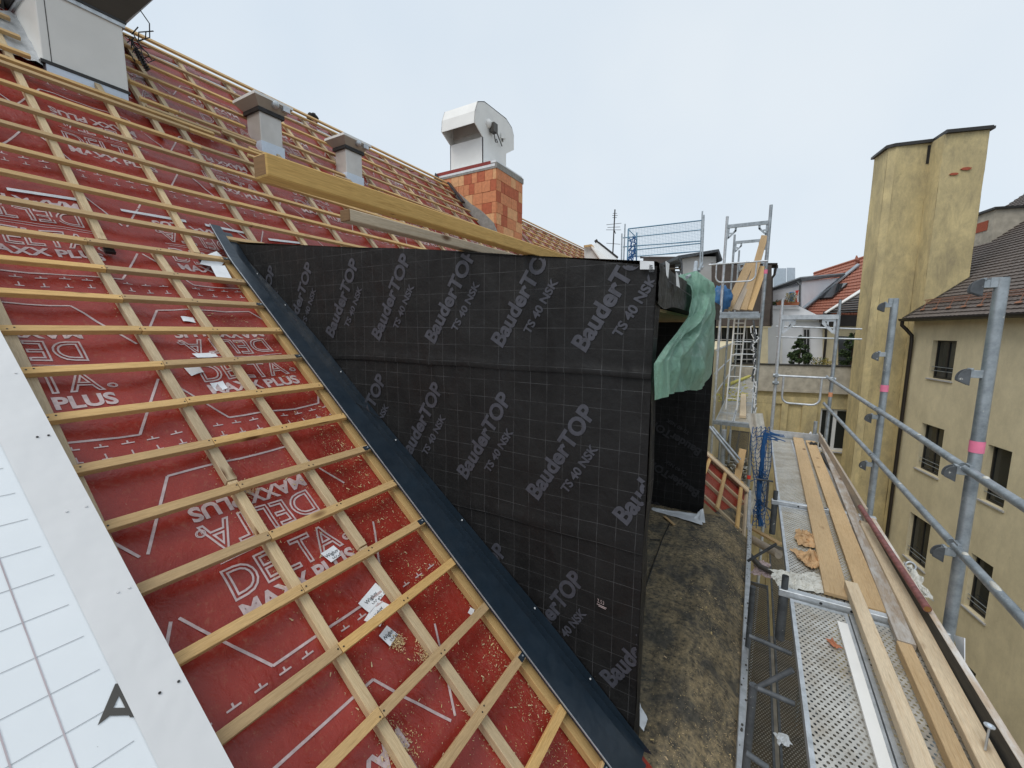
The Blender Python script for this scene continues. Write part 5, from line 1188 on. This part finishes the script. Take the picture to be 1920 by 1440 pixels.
def shrub(px, py, a, r, n, mats, label, name='shrub', flat=1., size=.04):
    c = GA(px, py, a); t = thing(name, label, 'plant', c); m = MB()
    for i in range(9): q = V((rnd(-1, 1)*r, rnd(-1, 1)*r, r*flat*rnd(.6, 1.5))); m.path([c, c+q*.5+V((0, 0, .03)), c+q], .008, 4)
    m.build('stem', 'bark', t)
    def fn(): an = rnd(0, 6.28); rr = r*math.sqrt(rnd(0, 1)); return V((math.cos(an)*rr, math.sin(an)*rr, r*flat*rnd(.1, 1.6)))
    m = MB(); leaves(m, c, n, fn, size, (0, 1)); m.build('foliage', mats, t)
shrub(1533, 690, 6.4, .42, 420, ['leaf_yellow', 'leaf_green'], 'sparse yellow leaved shrub between the two conifers', flat=.8)
shrub(1555, 693, 6.2, .3, 260, ['leaf_yellow', 'leaf_yellow'], 'low shrub of yellow leaves beside the grey post', flat=.9, size=.035)
shrub(1483, 570, 9, .3, 420, ['leaf_green', 'leaf_yellow'], 'leafy balcony plant tallest beside the red shutter', flat=1.3)
shrub(1464, 572, 9, .3, 360, ['leaf_green', 'terracotta'], 'reddish balcony plant in the middle of the white balcony', flat=.6)
shrub(1451, 573, 9, .2, 220, ['leaf_green', 'leaf_dark'], 'low green balcony plant at the left end of the white balcony', flat=.7)
for i, (px, lb) in enumerate(((1469, 'terracotta trough under the reddish balcony plant'), (1485, 'terracotta trough under the tallest balcony plant'))):
    c = GA(px, 572, 8.8); m = MB(); fbox(m, 0, .001, 0, .001, 0, .001) if False else None
    hw = .32; m.prism([c+nf*hw, c-nf*hw, c-nf*(hw+.04)+V((0, 0, .16)), c+nf*(hw+.04)+V((0, 0, .16))], ee*.2); tag(m.build('flower_trough', 'terracotta'), lb, 'planter', 'terracotta troughs on the balcony')
# ---------------------------------------------------------------- brown clad building, grey house, penthouse and pale panels
bc = thing('clad_building', 'dark brown slate clad building behind the scaffold tower', 'building', PD(1400, 700, 24))
def dbox(m, x0, x1, y0, y1, d, th, mi=0):               # box facing the yard end, front at view depth d
    a = PD(x0, y1, d); n_ = V((_f.x, _f.y, 0)).normalized(); P = [on(x, y, n_, n_.dot(a)) for x, y in ((x0, y0), (x1, y0), (x1, y1), (x0, y1))]; m.prism(P, ray(x0 if (x0+x1)/2 > 960 else x1, (y0+y1)/2)*th, mi); return P
m = MB(); dbox(m, 1334, 1447, 497, 612, 22, 6)
for k in range(14): dbox(m, 1334, 1447, 500+k*8, 506.5+k*8, 21.97, .03)
m.build('cladding', 'brown_cladding', bc)
m = MB(); dbox(m, 1333, 1458, 493, 497, 21.6, 6.5); P_ = dbox(m, 1447, 1459, 497, 503, 21.8, .4); m.path([PD(1455, 500, 21.8), PD(1452, 515, 21.8), PD(1447, 522, 21.9), PD(1446, 610, 21.9)], .06, 8); m.build('roof_edge', 'brown_pipe', bc)
m = MB(); dbox(m, 1332, 1446, 612, 614, 21.8, .3); dbox(m, 1425, 1440, 614, 690, 22.1, 4); dbox(m, 1332, 1446, 688, 694, 21.7, 4); m.build('wall', 'yellow_render', bc)
m = MB(); dbox(m, 1334, 1425, 614, 688, 22.4, .1); m.build('glazing', 'glass', bc)
m = MB()
for y in (615, 636, 654, 673): dbox(m, 1334, 1425, y, y+1.6, 22.2, .1)
for x in range(1340, 1425, 12): dbox(m, x, x+.8, 614, 688, 22.25, .05)
m.build('glazing_bar', 'sill', bc)
m = MB(); dbox(m, 1334, 1446, 672, 690, 21.5, .1); m.build('red_fascia', 'bare_brick', bc) if False else None
gh = thing('grey_house', 'light grey rendered house with blue grey mono pitch roof', 'house', PD(1310, 640, 30))
m = MB(); dbox(m, 1279, 1343, 481, 600, 30, 6)
m.build('wall', 'render_grey', gh)
m = MB(); n_ = V((_f.x, _f.y, 0)).normalized(); pl = n_.dot(PD(1310, 600, 29.6)); pq = lambda x, y, o=0: on(x, y, n_, pl+o)
m.prism([pq(1272, 485), pq(1346, 472), pq(1347, 467), pq(1272, 479)], n_*7); m.prism([pq(1346, 472), pq(1353, 490), pq(1355, 487), pq(1348, 467)], n_*7); m.path([pq(1273, 486), pq(1278, 492), pq(1279, 530)], .07, 6); m.build('roof', 'galvanised_dark', gh)
dh = thing('dark_penthouse', 'dark roof box with small bright openings beyond the dormer', 'building', PD(1235, 560, 33))
m = MB(); dbox(m, 1206, 1266, 484, 520, 33, 5); dbox(m, 1200, 1268, 481, 484.5, 32.8, 5.5, 0); m.build('wall', 'brown_cladding', dh)
for q_ in ((1249, 1257, 486, 496, 32.9), (1264, 1275, 482, 499, 33.1), (1264, 1276, 508, 520, 33.1)): m = MB(); dbox(m, *q_, .1); m.build('opening', 'pale_blue_panel', dh)
m = MB(); dbox(m, 1235, 1320, 502, 505, 31.5, .3); m.build('beam', 'grey_wood', dh)
m = MB(); dbox(m, 1450, 1474.3, 503, 545, 30, .1); dbox(m, 1475.2, 1491, 502, 530, 30, .1); tag(m.build('glass_screen', 'pale_blue_panel'), 'pale blue glass screen right of the brown clad building', 'screen')
# small gable and pale roof beyond the main ridge line
sg = thing('rear_dormer', 'small gabled dormer with wooden edges beyond the red roof end', 'dormer', PD(1120, 500, 19))
m = MB(); m.prism([PD(1095, 463, 18), PD(1107, 460, 18), PD(1126, 488, 17.8), PD(1096, 490, 18)], (0, 1, 0)); m.build('gable', 'render_grey', sg)
m = MB(); m.bar(PD(1095, 462, 17.9), PD(1109, 460, 17.9), .1, .08); m.bar(PD(1109, 460, 17.9), PD(1130, 492, 17.7), .1, .08); m.build('edge_board', 'pine_orange', sg)
m = MB(); m.prism([PD(1109, 461, 17.8), PD(1120, 454, 20), PD(1158, 484, 20), PD(1150, 492, 17.8), PD(1131, 492, 17.6)], (0, 0, -.08)); m.build('roof_sheet', 'white_metal', sg)
m = MB(); m.bar(PD(1118, 456, 19.9), PD(1121, 454, 19.9), .2, .3); m.bar(PD(1121, 455, 19.9), PD(1158, 484, 19.8), .12, .12); m.build('roof_rim', 'dark_metal', sg)
# ---------------------------------------------------------------- far scaffold with mesh guard, antenna
fs = thing('scaffold', 'far blue scaffold with wire mesh guard on the skyline', 'scaffold', PD(1240, 560, 24))
def ft(name, a, c, d=24, r=.03, mat='blue_rail', n=6):
    m = MB(); m.tube(PD(*a, d), PD(*c, d), r, n); m.build(name, mat, fs)
for (x0, y0, x1, y1, mt) in ((1166, 438, 1165, 500, 'galvanised'), (1172, 420, 1169, 500, 'galvanised'), (1178, 430, 1176, 500, 'blue_rail'), (1194, 436, 1193, 500, 'blue_rail'), (1317, 396, 1312, 510, 'galvanised'), (1320, 403, 1316, 505, 'galvanised')): ft('post', (x0, y0), (x1, y1), 24, .045, mt)
for (a, c) in (((1178, 429), (1317, 413)), ((1182, 445), (1314, 431)), ((1168, 446), (1190, 444)), ((1168, 463), (1314, 452)), ((1176, 470), (1314, 456)), ((1176, 482), (1312, 471)), ((1178, 430), (1194, 446)), ((1178, 452), (1194, 444)), ((1178, 470), (1194, 455)), ((1178, 487), (1194, 472))): ft('guard_rail', a, c, 24, .03)
m = MB()
for k in range(48):
    x = 1180+k*2.85; ya = 429-(x-1178)*.115; m.tube(PD(x, ya, 24), PD(x-1.5, ya+54, 24), .006, 4, 0, None, False)
for k in range(22): y = 430+k*2.6; m.tube(PD(1179, y, 24), PD(1316, y-15.5+.1*k, 24), .006, 4, 0, None, False)
m.build('mesh_guard', 'blue_rail', fs)
m = MB()
for k in range(30): x = 1179+rnd(0, 13); y = 440+rnd(0, 45); m.path([PD(x, y, 23.9), PD(x+rnd(-4, 4), y+rnd(2, 6), 23.9), PD(x+rnd(-4, 4), y+rnd(6, 12), 23.9)], .03, 4)
m.build('net', 'blue_net', fs)
m = MB(); m.path([PD(1158, 480, 27), PD(1150, 395, 27)], .001, 4) if False else None
m.tube(PD(1149, 476, 27), PD(1153, 393, 27), .045, 6); 
for (x, y, l, dy) in ((1153, 400, 4, 0), (1153, 404, 5, 0), (1152.5, 408, 4, 0), (1151, 420, 14, -3), (1151, 426, 12, -1), (1150.5, 431, 14, 0), (1150, 457, 13, 2)): m.tube(PD(x-l, y-dy*.5, 27), PD(x+l, y+dy*.5, 27), .015, 5)
m.tube(PD(1151, 430, 27), PD(1154, 438, 27), .03, 5); m.build('pole', 'dark_metal', thing('antenna', 'thin roof antenna with cross bars against the sky', 'antenna', PD(1149, 480, 27)))
# ---------------------------------------------------------------- person beyond the ridge, only the head shows
hp = PX(587, 224, -8.15)
m = bmesh.new(); sk = m.verts.layers.skin.verify() if False else None; m.free()
def skinned(name, joints, edges, mat, parent, sub=2):
    me = bpy.data.meshes.new(name); me.from_pydata([tuple(j[0]) for j in joints], edges, []); o = bpy.data.objects.new(name, me); COL.objects.link(o)
    o.modifiers.new('skin', 'SKIN'); 
    for i, j in enumerate(joints): me.skin_vertices[0].data[i].radius = j[1]; me.skin_vertices[0].data[i].use_root = (i == 0)
    md = o.modifiers.new('sub', 'SUBSURF'); md.levels = sub; md.render_levels = sub; me.materials.append(MATS[mat])
    dg = bpy.context.evaluated_depsgraph_get(); dg.update(); m2 = bpy.data.meshes.new_from_object(o.evaluated_get(dg)); o.modifiers.clear(); o.data = m2
    for p in m2.polygons: p.use_smooth = True
    if parent: o.parent = parent; o.location = -parent.location
    return o
H0 = V((hp.x, hp.y, hp.z-.03)); per = thing('person', 'dark haired person in black standing beyond the roof ridge, mostly hidden', 'person', H0-V((0, 0, 1.62)))
def Jn(x, y, z): return H0+V((x, y, z))
J = [(Jn(0, 0, -.78), (.15, .12)), (Jn(0, 0, -.55), (.14, .11)), (Jn(0, 0, -.33), (.17, .12)), (Jn(0, 0, -.2), (.06, .06)), (Jn(0, -.01, -.09), (.065, .07)), (Jn(0, 0, .0), (.085, .095)), (Jn(0, 0, .07), (.07, .08)),
     (Jn(.06, .17, -.29), (.055, .055)), (Jn(.1, .24, -.55), (.042, .042)), (Jn(.0, .26, -.78), (.03, .03)), (Jn(.06, -.17, -.29), (.055, .055)), (Jn(.1, -.24, -.55), (.042, .042)), (Jn(0, -.26, -.78), (.03, .03)),
     (Jn(0, .1, -.88), (.085, .085)), (Jn(.02, .11, -1.25), (.06, .06)), (Jn(0, .12, -1.6), (.045, .045)), (Jn(0, -.1, -.88), (.085, .085)), (Jn(.02, -.11, -1.25), (.06, .06)), (Jn(0, -.12, -1.6), (.045, .045))]
skinned('body', J, [(0, 1), (1, 2), (2, 3), (3, 4), (4, 5), (5, 6), (2, 7), (7, 8), (8, 9), (2, 10), (10, 11), (11, 12), (0, 13), (13, 14), (14, 15), (0, 16), (16, 17), (17, 18)], 'skin', per)
m = MB(); m.ball(H0+V((.0, -.01, .045)), .105, 20, 14, 0, (1.02, 1.05, .95), .25); m.build('hair', 'hair', per)
m = MB(); m.ball(H0+V((0, 0, -.45)), .26, 20, 14, 0, (.75, 1.0, 1.05), .1); m.path([Jn(.06, .17, -.27), Jn(.1, .25, -.55), Jn(0, .26, -.72)], .07, 10); m.path([Jn(.06, -.17, -.27), Jn(.1, -.25, -.55), Jn(0, -.26, -.72)], .07, 10); m.build('jacket', 'black_cloth', per)
# ================================================================ SCRAPS ON THE RED MEMBRANE
def msticker(px, py, wpx, ang, label, text=None, sx=.12, sy=.075, grp='paper release scraps on the red membrane'):
    p = on(px, py, n1, dM+.006); m = MB(); u0, v0 = p.y, (p-P1).dot(s1); ca, sa = math.cos(ang), math.sin(ang)
    J4 = [(-1+rnd(0, .2), -1), (1, -1+rnd(0, .3)), (1-rnd(0, .2), 1), (-1, 1-rnd(0, .3))]
    def P(x, y, h): return msurf(u0+x*ca-y*sa, v0+x*sa+y*ca, h)
    m.grid(lambda a, c: P(*[((J4[0][i]*(1-a)+J4[1][i]*a)*(1-c)+(J4[3][i]*(1-a)+J4[2][i]*a)*c)*(sx, sy)[i]/2 for i in (0, 1)], .008+.006*math.sin(a*3+px)), 6, 4, 0)
    if text:
        vs, fs, x0, x1 = text_polys(text, .030, .0002, 0, .02)
        for dy, dx in ((-.005, -.045), (-.04, -.02)):
            ok = [f for f in fs if all(abs(vs[i].x+dx) < sx*.46 and abs(vs[i].y+dy) < sy*.42 for i in f)]
            m.add_polys(vs, ok, lambda p_: P(p_.x+dx, p_.y+dy, .0105+.006*math.sin(((p_.x+dx)/sx+.5)*3+px)), 1)
    return tag(m.build('paper_scrap', ['paper', 'ink']), label, 'paper scrap', grp)
msticker(353, 598, 30, -.2, 'small pale paper scrap highest on the red membrane', None, .085, .065)
msticker(385, 665, 50, .1, 'crumpled white scrap just above the pair below it', None, .15, .05)
msticker(364, 692, 30, .15, 'grey white scrap half under the batten', None, .09, .09)
msticker(412, 720, 30, .0, 'upright white scrap covering the plus lettering', None, .08, .085)
msticker(624, 1037, 36, .1, 'printed white scrap beside the large outlined letters', 'Wigluv', .10, .08)
msticker(700, 1118, 50, .2, 'upper printed scrap of the overlapping cluster', 'Wigluv', .15, .09)
msticker(712, 1147, 50, .35, 'lower printed scrap of the overlapping cluster', 'Wigluv', .15, .09)
msticker(730, 1190, 40, .15, 'printed white scrap alone below the batten', 'Wigluv', .085, .085)
msticker(885, 1145, 20, .4, 'tiny white scrap next to the dark flashing', None, .035, .035)
# sawdust and wood chips
m = MB()
def chip(f, u, v, h, L, mi):
    a_ = rnd(0, 6.28); p = f(u, v, h); q = f(u+L*math.cos(a_), v+L*math.sin(a_), h+rnd(0, .004)); s_ = f(u-L*.35*math.sin(a_), v+L*.35*math.cos(a_), h+.001); m.quad([p, q, q+(s_-p)*.6, s_], mi)
for i in range(8000):
    k = random.random()
    if k < .62: u = 2.0-abs(random.gauss(0, .17)); v = rnd(.3, 4.2); 
    elif k < .8: u = rnd(1.2, 2.0); v = rnd(.2, 3.0)
    else: c_ = random.choice((1.155, 1.58)); u = c_+random.choice((-1, 1))*(.03+abs(random.gauss(0, .02))); v = rnd(.2, 4.5)
    if v > 3 and random.random() < .5: continue
    if N.noise(V((u*5, v*4, 3))) < -.15+rnd(-.3, .2): continue
    if u > 1.96+.02*v: continue
    chip(msurf, u, v, .004, rnd(.002, .008) if random.random() < .96 else rnd(.012, .024), random.choice((0, 0, 1)))
for (cu, cv, s_) in ((1.22, 2.55, .03), (1.19, 1.02, .05), (1.55, 1.22, .03), (1.45, 1.36, .02)):
    for i in range(330): chip(msurf, cu+random.gauss(0, s_), cv+random.gauss(0, s_), .004+rnd(0, .01), rnd(.003, .010), random.choice((0, 1)))
tag(m.build('wood_chips', ['sawdust', 'sawdust_pale']), 'sawdust and wood chips scattered on the red membrane', 'sawdust', None, 'stuff')
m = MB()
for i in range(5200):
    a, c = rnd(.22, 1), rnd(.42, .99)
    if N.noise(V((a*9, c*5, 7))) < rnd(-.35, .25): continue
    p = strip(a, c)+V((0, 0, .004)); L = rnd(.003, .009) if random.random() < .97 else rnd(.012, .03); an = rnd(0, 6.28); d = V((math.cos(an), math.sin(an), rnd(-.2, .2)))*L; e = V((-math.sin(an), math.cos(an), rnd(-.2, .2)))*L*.4; m.quad([p, p+d, p+d+e, p+e], random.choice((0, 0, 1)))
tag(m.build('wood_chips', ['sawdust', 'sawdust_pale']), 'sawdust and wood chips on the black felt before the dormer', 'sawdust', None, 'stuff')
m = MB(); p = PZ(1259, 980, zf+.02); q = PZ(1300, 1004, zf+.02); m.bar(PZ(1246, 968, zf+.02), PZ(1264, 984, zf+.02), .04, .012); tag(m.build('wood_offcut', 'pine_orange'), 'short wooden offcut lying before the far black wall', 'offcut')
m = MB(); m.bar(on(1372, 1020, n1, dM+.03), on(1384, 1030, n1, dM+.03), .05, .006, n1); tag(m.build('foam_scrap', 'insulation'), 'pale oblong scrap on the felt near the eaves', 'scrap')
for (x, y, lb) in ((205, 470, 'dark rubber pad under the batten left of the joint'), (382, 490, 'dark rubber pad under the batten near the flashing top')):
    p = on(x, y, n1, dM+.02); m = MB(); m.box(p, YV*.03, s1*.03, n1*.012); tag(m.build('rubber_pad', 'rubber'), lb, 'pad', 'dark pads under the battens')
